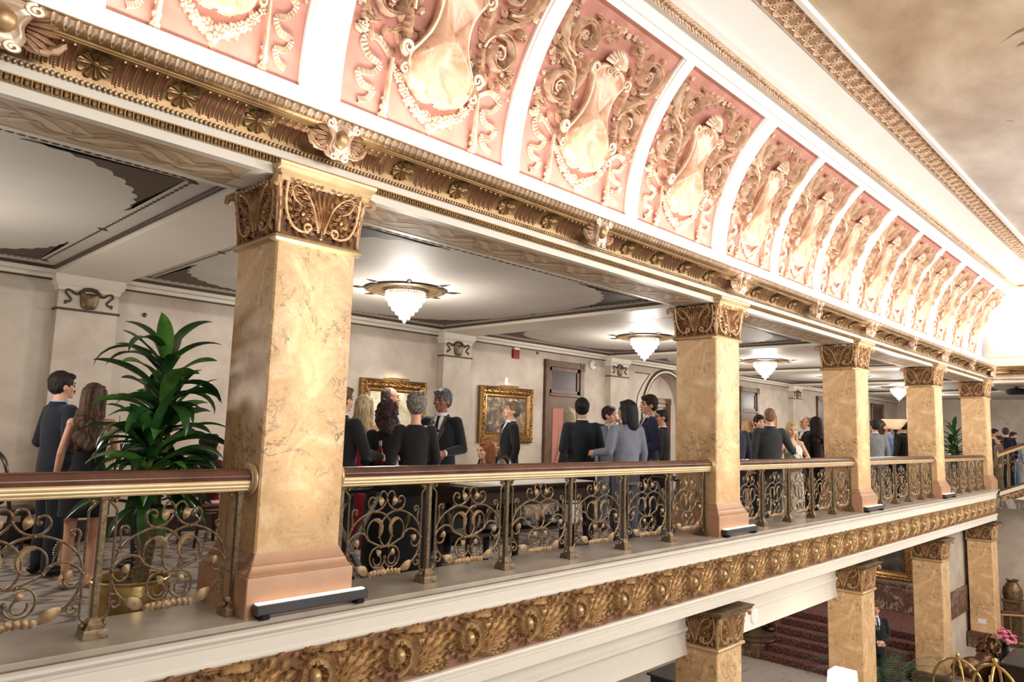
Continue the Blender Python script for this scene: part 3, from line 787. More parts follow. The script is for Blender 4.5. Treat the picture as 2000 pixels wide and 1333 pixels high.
CL = {0: 'gilt cartouche on the cornice above the nearest column capital', 1: 'bronze cartouche on the cornice midway along the widest bay', 2: 'gilt cartouche on the cornice above the second column capital', 3: 'bronze cartouche on the cornice midway between the second and third columns',
      4: 'gilt cartouche on the cornice above the third column capital', 5: 'bronze cartouche on the cornice midway between the third and fourth columns', 6: 'gilt cartouche on the cornice above the fourth column capital', 7: 'bronze cartouche on the cornice midway between the fourth and fifth columns', 8: 'gilt leafy cartouche filling the inner corner of the cornice above the fifth column'}
proto = None
for i, x in enumerate(cart_x):
    if i == 0: continue
    j = i-2
    lab = CL.get(j, 'large bronze cartouche on the cornice cut by the left edge of the photo')
    if j == 8: x = XE-.26
    t = thing('cornice_cartouche', lab, 'ornament', (x, 0, 0), 0, 'cartouches along the cornice')
    if proto is None:
        proto = [MB().merge(CC[0], fn=cmap).build('shield', 'gilt', t, smooth=50), MB().merge(CC[1], fn=cmap).build('boss', 'gold_frieze', t), MB().merge(CC[2], fn=cmap).build('leaf_sprays', 'gilt', t, smooth=50)]
    else:
        for o in proto: copy_tree(o, t)
    if j == -1: t.scale = (1.3, 1.08, 1.0); t.location.x = -1.62

# ------------------------------------------------------------------ acanthus frieze on the mezzanine edge
def frieze_unit():
    g = MB(); P = .68
    # boss with ring of leaves
    sp = spiral(0, 0, .145, .05, -pi*.5, 1.15, 36)
    vine(g, sp, .020, .010, .02)
    acan(g, sp[2:20], .065, .055, 6); acan(g, sp[16:34], .05, .06, 6)
    for k in range(9):
        a = 2*pi*k/9; leaf2(g, .055*cos(a), .055*sin(a), a, .06, .042, .04, .012)
    for k in range(14):
        a = -pi*.5+2*pi*1.0*k/14; leaf2(g, .135*cos(a), .135*sin(a), a+.5, .055, .024, .02, .018)
    # fan of long leaves rising from the foot of the boss to the next one
    ox, oy = .10, -.13
    for k, (ex, ey, bx_, by_) in enumerate(((.30, .155, .14, .08), (.42, .17, .22, .05), (.52, .15, .28, .0), (.55, .07, .30, -.05), (.54, -.01, .30, -.09), (.50, -.09, .30, -.125), (.44, -.15, .28, -.15))):
        acan(g, bez((ox-.03, oy), (ox+.06, oy+.02), (bx_, by_), (ex, ey), 24), .046, .058-.005*abs(k-3), 6, .68)
        fp = bez((ox-.03, oy), (ox+.06, oy+.02), (bx_, by_), (ex, ey), 24)
        for i in range(9, 24, 3):
            an = atan2(fp[i][1]-fp[i-1][1], fp[i][0]-fp[i-1][0])
            for sg in (-1, 1): leaf2(g, fp[i][0], fp[i][1], an+sg*.62, .062, .022, .018, .020)
        leaf2(g, ex, ey, atan2(fp[24][1]-fp[22][1], fp[24][0]-fp[22][0]), .05, .028, .02, .015)
    acan(g, bez((.10, -.14), (.24, -.155), (.36, -.165), (.47, -.17), 14), .034, .04, 7)
    acan(g, bez((.05, .15), (.16, .17), (.22, .14), (.27, .165), 14), .045, .045, 5)
    acan(g, bez((-.05, .15), (-.10, .185), (-.02, .18), (.06, .165), 10), .026, .045, 4)
    acan(g, bez((.13, .10), (.20, .05), (.17, -.02), (.20, -.08), 10), .03, .04, 4)
    b = MB(); b.ell((0, 0, .03), (.048, .06, .055), 14, 8)
    return g, b
FU, FB = frieze_unit()
fproto = None
x = 1.13-.68*4
while x < XL-.5:
    if fproto is None:
        fm = lambda p: (p[0], -p[2], p[1])
        a = MB().merge(FU, fn=fm).build('acanthus_scroll', 'gold_frieze', trim10, smooth=50); a.location = (x, -.012, -.205)
        b = MB().merge(FB, fn=fm).build('boss', 'gold_frieze', a); fproto = a
    else:
        c = copy_tree(fproto, trim10); c.location = (x, -.012, -.205)
    x += .68

# ------------------------------------------------------------------ marble columns
def capital_face():
    g = MB(); rr = random.Random(21)
    def along(path, n0, n1, step, L, W, h, both=True, off=.75):
        for q in range(n0, min(n1, len(path)-1), step):
            (u, v), (a, b) = path[q], path[q+1]; an = atan2(b-v, a-u)
            for sg in ((-1, 1) if both else (1,)): leaf2(g, u, v, an+sg*off, L*rr.uniform(.85, 1.15), W, h)
    # central palm of long leaves
    for k in range(7):
        a = pi/2+(k-3)*.13; leaf2(g, 0, .03, a, .315-.012*abs(k-3), .040, .036)
    for s in (-1, 1):
        # outer branch: from the top corner down and curling in at the foot
        st = smoothpath([(s*.245, .345), (s*.258, .25), (s*.25, .15), (s*.205, .065), (s*.13, .035), (s*.075, .06), (s*.085, .095), (s*.11, .08)], 7)
        vine(g, st, .013, .010, .022); along(st, 3, 40, 4, .066, .026, .032)
        vine(g, spiral(s*.095, .072, .034, .010, -pi/2, s*1.1, 16), .011, .007, .026)
        acan(g, [(s*.285, .02+.33*i/12) for i in range(13)], .026, .024, 5)
        # middle branch bending outward at the top
        st2 = smoothpath([(s*.02, .05), (s*.045, .15), (s*.075, .23), (s*.125, .30), (s*.185, .335), (s*.21, .30)], 7)
        vine(g, st2, .011, .008, .022); along(st2, 5, 34, 4, .070, .028, .034)
        st3 = smoothpath([(s*.225, .32), (s*.20, .25), (s*.165, .22), (s*.125, .205)], 6)
        vine(g, st3, .009, .006, .02); along(st3, 2, 18, 4, .058, .024, .03)
        for k in range(9):
            a = 2*pi*k/9; leaf2(g, s*.140+.012*cos(a), .155+.012*sin(a), a, .060, .026, .032, .004)
        g.ell((s*.140, .155, .03), (.014, .014, .012), 8, 5)
        for (u, v, an, L) in ((.05, .10, .9, .07), (.06, .05, .3, .06), (.17, .06, 1.2, .07), (.20, .12, 2.3, .06), (.09, .27, 1.0, .07), (.16, .29, .6, .07), (.05, .33, 1.4, .05)):
            leaf2(g, s*u, v, (an if s > 0 else pi-an), L, .028, .03)
    for k in range(4): g.ell((0, .012+.016*k, .03), (.010-.001*k, .009, .010), 6, 4)
    for k in range(13): g.ell((-.28+.0467*k, .352, .016), (.021, .012, .014), 6, 4)
    return g
CFACE = capital_face()
def make_column(name, label, lower=False):
    t = thing(name, label, 'column')
    hw, hd = CW/2, CD/2
    ztop = 2.387 if not lower else 2.71; zb = .373 if not lower else .41
    # pedestal
    def sqring(o, z, b=.006): return [(sx*(hw+o)-sx*bx_, sy*(hd+o)-sy*by_, z) for sx, sy, bx_, by_ in ((-1, -1, b, 0), (1, -1, b, 0), (1, -1, 0, b), (1, 1, 0, b), (1, 1, b, 0), (-1, 1, b, 0), (-1, 1, 0, b), (-1, -1, 0, b))]
    p = MB()
    if not lower:
        pr = [(.074, 0), (.074, .232), (.070, .240), (.062, .244), (.062, .252)]+[(.058-.022*sin(t_*pi/2), .256+.045*t_) for t_ in (0, .3, .6, 1)]+[(.030, .303), (.030, .312), (.022, .325), (.010, .348), (.004, .362), (0, .373)]
        p.rings([sqring(o, z) for o, z in pr], True, True); p.build('pedestal', 'plinth', t, smooth=30)
    else:
        p.rings([sqring(o, z) for o, z in ((.07, 0), (.07, .34), (.05, .36), (.05, .38), (.0, .41))], True, True); p.build('pedestal', 'marble_red', t, smooth=30)
    sh = MB(); sh.rings([sqring(0, zb-.002, .012), sqring(0, ztop, .012)], True, True); sh.build('shaft', 'marble', t, smooth=30)
    nk = MB(); nk.rings([sqring(o, z) for o, z in ((.0, ztop-.012), (.022, ztop-.006), (.034, ztop+.008), (.034, ztop+.022), (.026, ztop+.034), (.012, ztop+.042), (0, ztop+.048))], True, True); nk.build('necking', 'ring_gold', t, smooth=40)
    z0 = ztop+.045; H = .36
    def fl(v): return .014+.034*(max(0, v)/H)**3          # flare of the bell
    bl = MB(); bl.rings([sqring(fl(H*i/8)-.014, z0+H*i/8, .02) for i in range(9)], True, True)
    cap_ = bl.build('capital', 'capital_ground', t, smooth=30)
    for k in range(4):
        hx, hy = (hw, hd) if k % 2 == 0 else (hd, hw)
        kx = hx/.303
        mb = MB().merge(CFACE, fn=lambda q: (q[0]*kx*(1+fl(q[1])/hx), -(hy+fl(q[1])-.014+q[2]), z0+q[1]))
        for s in (-1, 1):
            mb.tube([(s*(hx+fl(v)-.014), -(hy+fl(v)-.014), z0+v) for v in (0, .1, .2, .28, .33)], [.018, .018, .020, .024, .02], 8)
        o = mb.build('acanthus_relief', 'capital_gold', cap_, smooth=55); o.rotation_euler = (0, 0, k*pi/2)
    vo = MB()
    for sx in (-1, 1):
        for sy in (-1, 1):
            d = Vector((sx, sy, 0)).normalized(); c = Vector((sx*(hw+.028), sy*(hd+.028), z0+.345))
            pts = [c+d*(-.02), c+d*.03+Vector((0, 0, .008)), c+d*.062+Vector((0, 0, -.006)), c+d*.068+Vector((0, 0, -.035)), c+d*.045+Vector((0, 0, -.045))]
            vo.tube(pts, [.03, .03, .026, .022, .014], 8)
    vo.build('corner_volute', 'capital_gold', cap_)
    ab = MB()
    if not lower:
        # blocks and moulded plate in front of the beam; the plate stands only on the hall side
        for bx_ in (-hw-.04, -.035, hw-.03): ab.box(bx_, bx_+.07, -hd-.075, -hd+.02, z0+.345, z0+.40, .004)
        y1 = -hd+.01
        pr = [(.05, z0+.352), (.06, z0+.372), (.085, z0+.378), (.085, z0+.398), (.095, z0+.41), (.115, z0+.425), (.12, z0+.44), (.12, z0+.452), (.0, z0+.456)]
        ab.rings([[(-hw-o*.6, y1, z), (-hw-o*.6, -hd-o, z), (hw+o*.6, -hd-o, z), (hw+o*.6, y1, z)] for o, z in pr], True, True)
        ab.build('abacus', 'ring_gold', t, smooth=30)
    else:
        ab.rings([sqring(o, z, .01) for o, z in ((.06, z0+.36), (.10, z0+.375), (.105, z0+.405), (.12, z0+.41), (.12, z0+.42))], True, True)
        ab.build('abacus', 'urn_bronze', t, smooth=30)
    return t
CLAB = ['largest square marble column, beside the tall plant in a brass pot', 'second square marble column, between the widest bay and the couple at the rail', 'third square marble column, right of the groom in a dark tweed suit', 'fourth square marble column, right of the torchiere lamp', 'fifth and last square marble column at the far corner of the balcony']
c0 = make_column('marble_column', CLAB[0]); c0['group'] = 'marble columns of the mezzanine'
for i, x in enumerate(XC):
    o = c0 if i == 0 else copy_tree(c0, None, CLAB[i])
    o.location = (x+CW/2, CD/2, .24)
LLAB = ['lower marble column at bottom centre right whose capital stands out from the deep beam', 'lower marble column with the glowing lampshade at its foot', 'lower marble column right of the lobby palm', 'lower marble column at the far right with a small white card on it']
l0 = make_column('lobby_column', LLAB[0], True); l0['group'] = 'marble columns of the lobby'
for i, x in enumerate(XC[1:]):
    o = l0 if i == 0 else copy_tree(l0, None, LLAB[i])
    o.location = (x+CW/2, CD/2, ZF)

# ------------------------------------------------------------------ balustrades
def scroll_panel():
    """one ironwork bay, u -.4..+.4, v 0 (foot)..0.62"""
    g = MB(); lf = MB(); r = .0075
    def line(p, rr=r, nn=6): g.tube([(a, 0, b) for a, b in p], rr, nn)
    def knot(u, v): g.ell((u, 0, v), (.014, .014, .014), 8, 6)
    def leafv(u, v, an, L, W, th=.010):
        c, s = cos(an), sin(an); rows = []
        for t, k in ((0, .1), (.2, .7), (.45, 1), (.7, .8), (.9, .35), (1, .02)):
            x, z = u+c*L*t, v+s*L*t; w_ = W*k/2; y = -.02*sin(t*pi)
            rows.append([(x-s*w_, y, z+c*w_), (x, y-th*k, z), (x+s*w_, y, z-c*w_), (x, y+th*k*.4, z)])
        lf.rings(rows, True, True)
    for s in (-1, 1):
        def q(p): return [(s*a, b) for a, b in p]
        # side stile with curls
        line(q([(.40, .02), (.40, .60)]), .008)
        line(q(smoothpath([(.40, .60), (.40, .615), (.415, .635), (.44, .66), (.435, .695), (.405, .70), (.395, .675)], 5)), .0085); g.ell((s*.415, 0, .672), .017, 8, 6)
        line(q(smoothpath([(.40, .03), (.41, .0), (.43, -.02), (.44, -.045), (.42, -.06)], 4)), .008); g.ell((s*.418, 0, -.04), .020, 8, 6)
        P = lambda pts, n=7: q(smoothpath(pts, n))
        # pair of scrolls on top, meeting in the middle
        line(P([(.0, .575), (.03, .535), (.075, .505), (.13, .495), (.18, .515), (.20, .56), (.175, .60), (.135, .595), (.125, .565), (.145, .55)]))
        g.ell((s*.145, 0, .562), .013, 8, 6)
        line(P([(.0, .575), (.005, .615), (.035, .645), (.07, .635), (.085, .60)])); leafv(s*.085, .61, -pi/2-s*.25, .085, .06)
        # great arc from the stile over the middle, interlacing with its mirror
        line(P([(.40, .26), (.375, .35), (.31, .425), (.21, .475), (.12, .490), (.02, .465), (-.05, .40), (-.068, .325), (-.05, .255), (0, .215), (.055, .222), (.12, .245), (.185, .275), (.225, .32), (.285, .335), (.35, .31), (.40, .26)], 8), .0085)
        # inner scroll with acanthus crescent
        line(P([(.185, .275), (.200, .33), (.185, .39), (.13, .43), (.075, .41)]), .007)
        rows = []
        for i in range(17):
            a = radians(70+i*11); W_ = (.008+.024*sin(pi*min(1, (i+1)/15)))*(.65+.35*abs(sin(i*pi/2.6))); c0, c1 = .076-W_*.9, .076+W_*.5
            X_ = lambda r: (s*(.115+r*cos(a)), .355+r*sin(a))
            (xa, za), (xb, zb), (xm, zm) = X_(c0), X_(c1), X_(.076)
            rows.append([(xa, -.004, za), (xm, -.014, zm), (xb, -.004, zb), (xm, .007, zm)])
        lf.rings(rows, True, True)
        # leafy curl under the stile knot
        line(P([(.40, .26), (.385, .215), (.345, .19), (.305, .205), (.295, .235), (.315, .25)])); leafv(s*.345, .245, (pi-.5 if s > 0 else .5), .075, .055)
        # upper and lower side curls
        line(P([(.365, .37), (.355, .43), (.365, .485), (.345, .515), (.315, .505), (.315, .48), (.33, .475)])); g.ell((s*.328, 0, .486), .013, 8, 6)
        line(P([(.40, .12), (.36, .115), (.33, .085), (.335, .05), (.365, .04), (.385, .06), (.37, .08)])); g.ell((s*.366, 0, .072), .011, 8, 6)
        # outer heart down to the foot
        line(q(bez((.40, .26), (.40, .12), (.30, .02), (.05, .0), 18)), .0085)
        # beehive bud
        line(q([(.225, .32), (.232, .365)]), .006)
        for k in range(8):
            rr_ = .004+.019*sin((k+.5)/8*pi); g.ell((s*(.235+.012*k*.25), 0, .365+.0135*k), (rr_, rr_, .0065), 8, 4)
        # lower pair of rings with hooked leaves
        line(q(spiral(.078, .132, .082, .082, radians(120), -.86, 26))); line(q(spiral(.075, .115, .046, .034, radians(20), -.8, 18)), .007)
        leafv(s*.05, .145, pi/2-s*.75, .07, .05)
        # leaves at the foot
        leafv(s*.17, .02, (.42 if s > 0 else pi-.42), .15, .075)
        for k in range(4): leafv(s*(.01+.036*k), -.006+.004*k, (1.0-.25*k if s > 0 else pi-1.0+.25*k), .07, .05, .008)
        for (u, v) in ((.12, .490), (.365, .37), (.40, .26), (.185, .275), (.055, .217)): knot(s*u, v)
    knot(0, .575); knot(0, .13); leafv(0, -.02, pi/2, .07, .05, .008)
    return g, lf
SPG, SPL = scroll_panel()
def post_mb():
    b = MB(); b.rings([[(sx*w_, sy*w_, z) for sx, sy in ((-1, -1), (1, -1), (1, 1), (-1, 1))] for w_, z in ((.062, 0), (.064, .012), (.056, .05), (.048, .058), (.036, .075), (.028, .095), (.02, .105))], True, True)
    p = MB(); p.box(-.017, .017, -.017, .017, .10, .745, .003)
    for k in range(26):
        z = .12+.024*k
        for sy in (-1,): p.box(-.011, .011, -.0195, -.016, z, z+.012)
    p.box(-.027, .027, -.027, .027, .735, .752, .004)
    return b, p
POB, POP = post_mb()
RY = .115                 # line of the balustrade
ZS = .24
def rail_mbs(L):
    """handrail along +x from 0 to L: wood cap over a brass band"""
    w_ = MB(); prof = [(-.062, .822), (-.068, .832), (-.070, .848), (-.066, .858), (-.056, .864), (-.052, .872), (-.040, .887), (0, .893), (.040, .887), (.052, .872), (.056, .864), (.066, .858), (.070, .848), (.068, .832), (.062, .822)]
    w_.extr(prof, 0, L)
    b_ = MB(); prof = [(-.036, .752), (-.048, .755), (-.052, .763), (-.050, .769), (-.060, .773), (-.063, .782), (-.061, .791), (-.067, .795), (-.069, .806), (-.066, .816), (-.062, .822), (.062, .822), (.066, .816), (.069, .806), (.067, .795), (.061, .791), (.063, .782), (.060, .773), (.050, .769), (.052, .763), (.048, .755), (.036, .752)]
    b_.extr(prof, 0, L)
    e = MB()
    e.lathe([(.0, 0), (.085, 0), (.105, .006), (.108, .016), (.100, .026), (.090, .028), (.086, .036), (.070, .038), (0, .038)], 28)
    return w_, b_, e
sp_proto = [None]; post_proto = [None]
def balustrade(x0, x1, npan, label, first_post=True):
    t = thing('balustrade', label, 'balustrade', (x0, RY, ZS), 0, 'ironwork balustrades of the mezzanine')
    L = x1-x0
    w_, b_, e = rail_mbs(L)
    hr = w_.build('handrail', 'rail_wood', t, smooth=50)
    hr['label'] = 'brown polished wooden handrail'
    b_.build('brass_band', 'rail_brass', hr, smooth=30)
    for xx, a in ((0.0, pi/2), (L, -pi/2)):
        o = MB().merge(e, Matrix.Rotation(a, 4, 'Y')).build('end_rosette', 'rail_brass', t); o.location = (xx, 0, .825)
    st = L/npan
    # posts stand .07 in from the columns at both ends
    xs_ = [.07]+[st*i for i in range(1, npan)]+[L-.07]
    for x in xs_:
        if post_proto[0] is None:
            p = POP.build('post', 'rail_iron', t, smooth=25); POB.build('foot', 'rail_iron', p, smooth=30); post_proto[0] = p
        else: p = copy_tree(post_proto[0], t)
        p.location = (x, 0, 0)
    for a, b in zip(xs_[:-1], xs_[1:]):
        wd = b-a-.05; sx = wd/.91
        key = round(sx, 2)
        if sp_proto[0] is None:
            p = SPG.build('scroll_panel', 'rail_iron', t, smooth=50); SPL.build('gilt_leaves', 'rail_leaf', p, smooth=50); sp_proto[0] = p
        else: p = copy_tree(sp_proto[0], t)
        p.location = ((a+b)/2, 0, .105); p.scale = (sx, 1, .93)
    return t
balustrade(-4.0+CW, XC[0], 4, 'ironwork balustrade in front of the tall plant in a brass pot')
balustrade(XC[0]+CW, XC[1], 6, 'longest balustrade, six scroll panels, in front of the dark console table')
balustrade(XC[1]+CW, XC[2], 5, 'balustrade on which the groom and bride rest their arms')
balustrade(XC[2]+CW, XC[3], 5, 'balustrade in front of the torchiere lamp')
balustrade(XC[3]+CW, XC[4], 5, 'balustrade in front of the far potted plant, ending at the last column')
# LED wash bars at the column feet
led_p = None
LEDL = ['grey light bar with a row of bright lamps at the foot of the nearest column', 'grey light bar at the foot of the second column', 'grey light bar at the foot of the third column', 'grey light bar at the foot of the fourth column']
for i, x in enumerate(XC[:4]):
    if led_p is None:
        t = thing('light_bar', LEDL[0], 'lamp', group='light bars at the column feet')
        b = MB(); b.box(-.40, .40, -.045, .03, .028, .088, .008); bd = b.build('housing', 'grey_metal', t, smooth=25)
        l = MB()
        for k in range(32): l.box(-.385+.0241*k, -.385+.0241*k+.018, -.02, .02, .086, .096)
        l.build('lamp_row', 'led', t, smooth=0)
        for sx in (-1, 1): f = MB(); f.box(sx*.34-.03, sx*.34+.03, -.05, .035, 0, .03, .008); f.build('foot', 'black_metal', t, smooth=25)
        led_p = t
    else: t = copy_tree(led_p, None, LEDL[i])
    t.location = (x+CW/2+.06, -.11, ZS); t.rotation_euler = (0, 0, 0)
for i, x in enumerate(XC):
    lamp('light_bar_beam', 'SPOT', (x+CW/2+.03, -.34, ZS+.10), 90, (1, .95, .88), .12, aim=(x+CW/2, .0, 2.2), spot=46, blend=1.0)
for i, x in enumerate(XC):
    lamp('light_bar_beam', 'SPOT', (x+CW/2+.03, -.30, ZS+.13), 720, (1, .95, .88), .08, aim=(x+CW/2, -.06, 3.1), spot=20, blend=1.0)
# ------------------------------------------------------------------ people
def voxel(mb, name, mat, vox, parent, it=3, fac=.5):
    me = bpy.data.meshes.new('tmp'); me.from_pydata(mb.v, [], mb.f); o = bpy.data.objects.new('tmp', me); COL.objects.link(o)
    r = o.modifiers.new('r', 'REMESH'); r.mode = 'VOXEL'; r.voxel_size = vox
    if it: s = o.modifiers.new('s', 'SMOOTH'); s.iterations = it; s.factor = fac
    dg = bpy.context.evaluated_depsgraph_get(); ev = o.evaluated_get(dg)
    m2 = bpy.data.meshes.new_from_object(ev); bpy.data.objects.remove(o); bpy.data.meshes.remove(me)
    m2.name = name; m2.materials.clear(); m2.materials.append(MATS[mat] if isinstance(mat, str) else mat)
    m2.polygons.foreach_set('use_smooth', [True]*len(m2.polygons))
    q = bpy.data.objects.new(name, m2); COL.objects.link(q); q.parent = parent
    return q
CLOTH = {}
def cloth(c, weave=.15, rough=.85):
    key = (c, rough)
    if key not in CLOTH:
        k = NT('cloth_%02x%02x%02x' % c); f = k.noise(9, 3); f2 = k.noise(420, 2)
        a = lin(c); b = tuple(x*.72 for x in a[:3])+(1,)
        k.col(k.ramp(f, [(.3, a), (.75, b)])); k.bump(f2, weave, .004); k.b.inputs['Sheen Weight'].default_value = .15
        CLOTH[key] = k.done('cloth_%02x%02x%02x' % c, rough, 0, .25)
    return CLOTH[key]
def skin(c):
    key = ('skin', c)
    if key not in CLOTH:
        k = NT('skin'); f = k.noise(16, 3); a = lin(c); k.col(k.ramp(f, [(.3, a), (.8, tuple(x*y for x, y in zip(a[:3], (.88, .78, .74)))+(1,))]))
        k.b.inputs['Subsurface Weight'].default_value = .08; k.b.inputs['Subsurface Radius'].default_value = (.02, .008, .004)
        CLOTH[key] = k.done('skin', .48, 0, .35)
    return CLOTH[key]
def hairm(c, c2=None, curl=False):
    key = ('hair', c, c2, curl)
    if key not in CLOTH:
        k = NT('hair'); mp = k.n('Mapping'); mp.inputs['Scale'].default_value = (55, 55, 55) if curl else (75, 75, 7); k.l(k.co, mp.inputs[0])
        f = k.noise(1, 4, .6, .3, mp.outputs[0]); a = lin(c); b = lin(c2) if c2 else tuple(x*1.5 for x in a[:3])+(1,)
        k.col(k.ramp(f, [(.35, a), (.7, b)])); k.bump(f, .9, .012); CLOTH[key] = k.done('hair', .55, 0, .25)
    return CLOTH[key]
LT, MD, DK = (226, 176, 150), (206, 152, 124), (140, 96, 74)
ARM = dict(down=((.235, -.02, 1.17), (.245, .04, .93)), bent=((.24, -.04, 1.16), (.16, .21, 1.12)), front=((.235, -.02, 1.15), (.05, .20, 1.06)),
           drink=((.25, .13, 1.27), (.09, .19, 1.53)), gest=((.25, -.02, 1.18), (.30, .22, 1.16)), out=((.27, .06, 1.19), (.33, .33, 1.12)), rail=((.33, .05, 1.19), (.52, .18, 1.05)), hip=((.31, -.05, 1.19), (.20, .06, 1.0)), up=((.24, .1, 1.22), (.17, .26, 1.34)), table=((.23, .03, 1.2), (.12, .25, 1.13)))
def lofts(mb, rows, n=20):
    mb.rings([[(cx+w_*cos(2*pi*j/n), cy+d*sin(2*pi*j/n), z) for j in range(n)] for z, w_, d, cx, cy in rows])
def hand(mb, e, wv, k, curl=.5, side=1):
    d = (Vector(wv)-Vector(e)).normalized(); n = Vector((-side*1.0, 0, -.25)); n = (n-d*n.dot(d)).normalized(); s = d.cross(n)
    c = Vector(wv)
    mb.cap(c-d*.02, c+d*.03, .026*k, .028*k, 8)
    for q in range(-1, 2): mb.cap(c+d*.02+s*.02*q*k, c+d*.085*k+s*.021*q*k, .017*k, .0145*k, 7)
    for q, L in ((-1.5, .062), (-.5, .078), (.5, .082), (1.5, .072)):
        b = c+d*.085*k+s*.0195*q*k; d1 = (d*cos(curl*.7)+n*sin(curl*.7)).normalized(); m_ = b+d1*L*.45*k
        d2 = (d*cos(curl*1.7)+n*sin(curl*1.7)).normalized(); m2 = m_+d2*L*.33*k; d3 = (d*cos(curl*2.5)+n*sin(curl*2.5)).normalized()
        mb.cap(b-d*.01, m_, .0098*k, .009*k, 7); mb.cap(m_, m2, .009*k, .0084*k, 7); mb.cap(m2, m2+d3*L*.24*k, .0084*k, .0074*k, 7)
    t0 = c+d*.025*k+s*.026*k; t1 = t0+(d*.55+s*.55+n*.35)*.045*k; mb.cap(t0, t1, .0135*k, .011*k, 7); mb.cap(t1, t1+(d*.85+n*.4)*.032*k, .0105*k, .0085*k, 7)
def person(label, loc, face, H, skin_c=LT, hair='short', hc=(44, 32, 26), hc2=None, top='suit', tc=(30, 32, 40), bc=None, shirt=(236, 236, 238), tie=None, R='down', L='down', turn=0, nod=0, sex='m', sit=False, lean=0, vox=.010, hem=.55, skin_back=False, bald=False, beard=None, glasses=False, shoes=(30, 22, 20), curl=.5, legs=True, lapel=None, group=None):
    """face: compass direction in degrees the figure faces, 0 = +Y, 90 = +X"""
    t = thing('person', label, 'person', loc, -radians(face), group)
    K = H/1.78; kw = 1.0 if sex == 'm' else .88
    drop = .47 if sit else 0
    lm = Matrix.Rotation(-radians(lean), 4, 'X')
    pivot = Vector((0, 0, .95))
    def tr(p):
        v = Vector(p)
        if lean and v.z > .9: v = pivot+lm @ (v-pivot)
        v.z -= drop
        return v*K
    hm = Matrix.Translation((0, 0, 1.53)) @ Matrix.Rotation(-radians(turn), 4, 'Z') @ Matrix.Rotation(-radians(nod), 4, 'X') @ Matrix.Translation((0, 0, -1.53))
    def th(p): return tr(hm @ Vector(p))
    sw = .178 if sex == 'm' else .152
    ar = {}
    for nm, s in ((R, 1), (L, -1)):
        e, w_ = ARM[nm] if isinstance(nm, str) else nm
        ar[s] = ((s*sw, 0, 1.435), (s*(e[0]-(0 if sex == 'm' else .02)), e[1], e[2]), (s*w_[0], w_[1], w_[2]))
    # ---- body: one continuous skin
    b = MB()
    hd = MB()
    hd.ell((0, -.008, 1.682), (.074, .094, .100), 16, 12); hd.ell((0, .018, 1.645), (.068, .074, .085), 14, 10); hd.ell((0, .034, 1.612), (.055, .058, .060), 12, 8); hd.ell((0, .078, 1.574), (.024, .018, .018), 10, 6)
    hd.cap((0, .088, 1.672), (0, .110, 1.640), .010, .0145, 8); hd.ell((.013, .098, 1.637), (.009, .011, .008), 8, 5); hd.ell((-.013, .098, 1.637), (.009, .011, .008), 8, 5)
    hd.cap((-.036, .074, 1.694), (.036, .074, 1.694), .013, .013, 8)
    for s in (-1, 1):
        hd.ell((s*.042, .058, 1.638), (.027, .028, .028), 10, 6); hd.ell((s*.076, -.006, 1.655), (.012, .026, .034), 10, 6)
    hd.ell((0, .090, 1.609), (.025, .013, .007), 10, 5); hd.ell((0, .086, 1.597), (.022, .013, .008), 10, 5)
    b.merge(hd, fn=th)
    bb = MB()
    bb.cap((0, -.02, 1.46), (0, -.004, 1.60), .060 if sex == 'm' else .050, .054 if sex == 'm' else .045, 12)
    kf = 1 if sex == 'm' else .9
    if sex == 'm': lofts(bb, [(.86, .12, .085, 0, 0), (.95, .15, .10, 0, 0), (1.10, .132, .09, 0, 0), (1.30, .155, .10, 0, 0), (1.40, .15, .09, 0, -.005), (1.46, .10, .07, 0, -.01), (1.50, .06, .055, 0, -.012)])
    else:
        lofts(bb, [(.84, .12, .09, 0, 0), (.93, .162, .11, 0, -.01), (1.10, .112, .08, 0, 0), (1.28, .132, .09, 0, 0), (1.38, .132, .08, 0, -.005), (1.45, .09, .06, 0, -.012), (1.50, .052, .05, 0, -.014)])
        for s in (-1, 1): bb.ell((s*.065, .075, 1.29), (.055, .05, .055), 12, 8)
    for s in (-1, 1):
        S_, E_, W_ = ar[s]
        bb.cap((s*.09, -.01, 1.44), S_, .050*kf, .056*kf); bb.cap(S_, E_, .050*kf, .040*kf); bb.cap(E_, W_, .040*kf, .027*kf)
        hand(bb, E_, W_, 1.0 if sex == 'm' else .88, curl, s)
    b.merge(bb, fn=tr)
    lg = MB()
    for s in (-1, 1):
        if sit: hp, kn, an = (s*.09, 0, .46), (s*.10, .42, .47), (s*.10, .42, .09)
        else: hp, kn, an = (s*.088, 0, .90), (s*.092, .012, .50), (s*.095, -.02, .09)
        lg.cap(hp, kn, .082*kf, .056*kf); lg.cap(kn, an, .056*kf, .036*kf); lg.cap((an[0], an[1]-.02, .05), (an[0], an[1]+.15, .03), .034, .028)
        if sit: lg.ell(hp, (.1, .12, .09))
    b.merge(lg, fn=lambda p: Vector(p)*K)
    body = voxel(b, 'body', skin(skin_c), vox*.8, t, 2)
    # ---- face details
    for s in (-1, 1):
        e = MB().ell((0, 0, 0), (.0135, .008, .0085), 10, 6); MB_ = MB().merge(e, fn=lambda p: th((s*.033+p[0], .083+p[1], 1.668+p[2]))); MB_.build('eye', cloth((52, 36, 30), 0, .3), body)
        e = MB(); e.tube([(s*.014, .094, 1.690), (s*.033, .092, 1.696), (s*.054, .078, 1.690)], [.004, .005, .003], 6); MB().merge(e, fn=th).build('eyebrow', hairm(tuple(int(x*.8) for x in hc)), body)
    e = MB(); e.ell((0, .0985, 1.6035), (.024, .008, .009), 10, 6); MB().merge(e, fn=th).build('lips', skin(tuple(int(a*b) for a, b in zip(skin_c, (.80, .62, .62) if sex == 'm' else (.82, .48, .50)))), body)
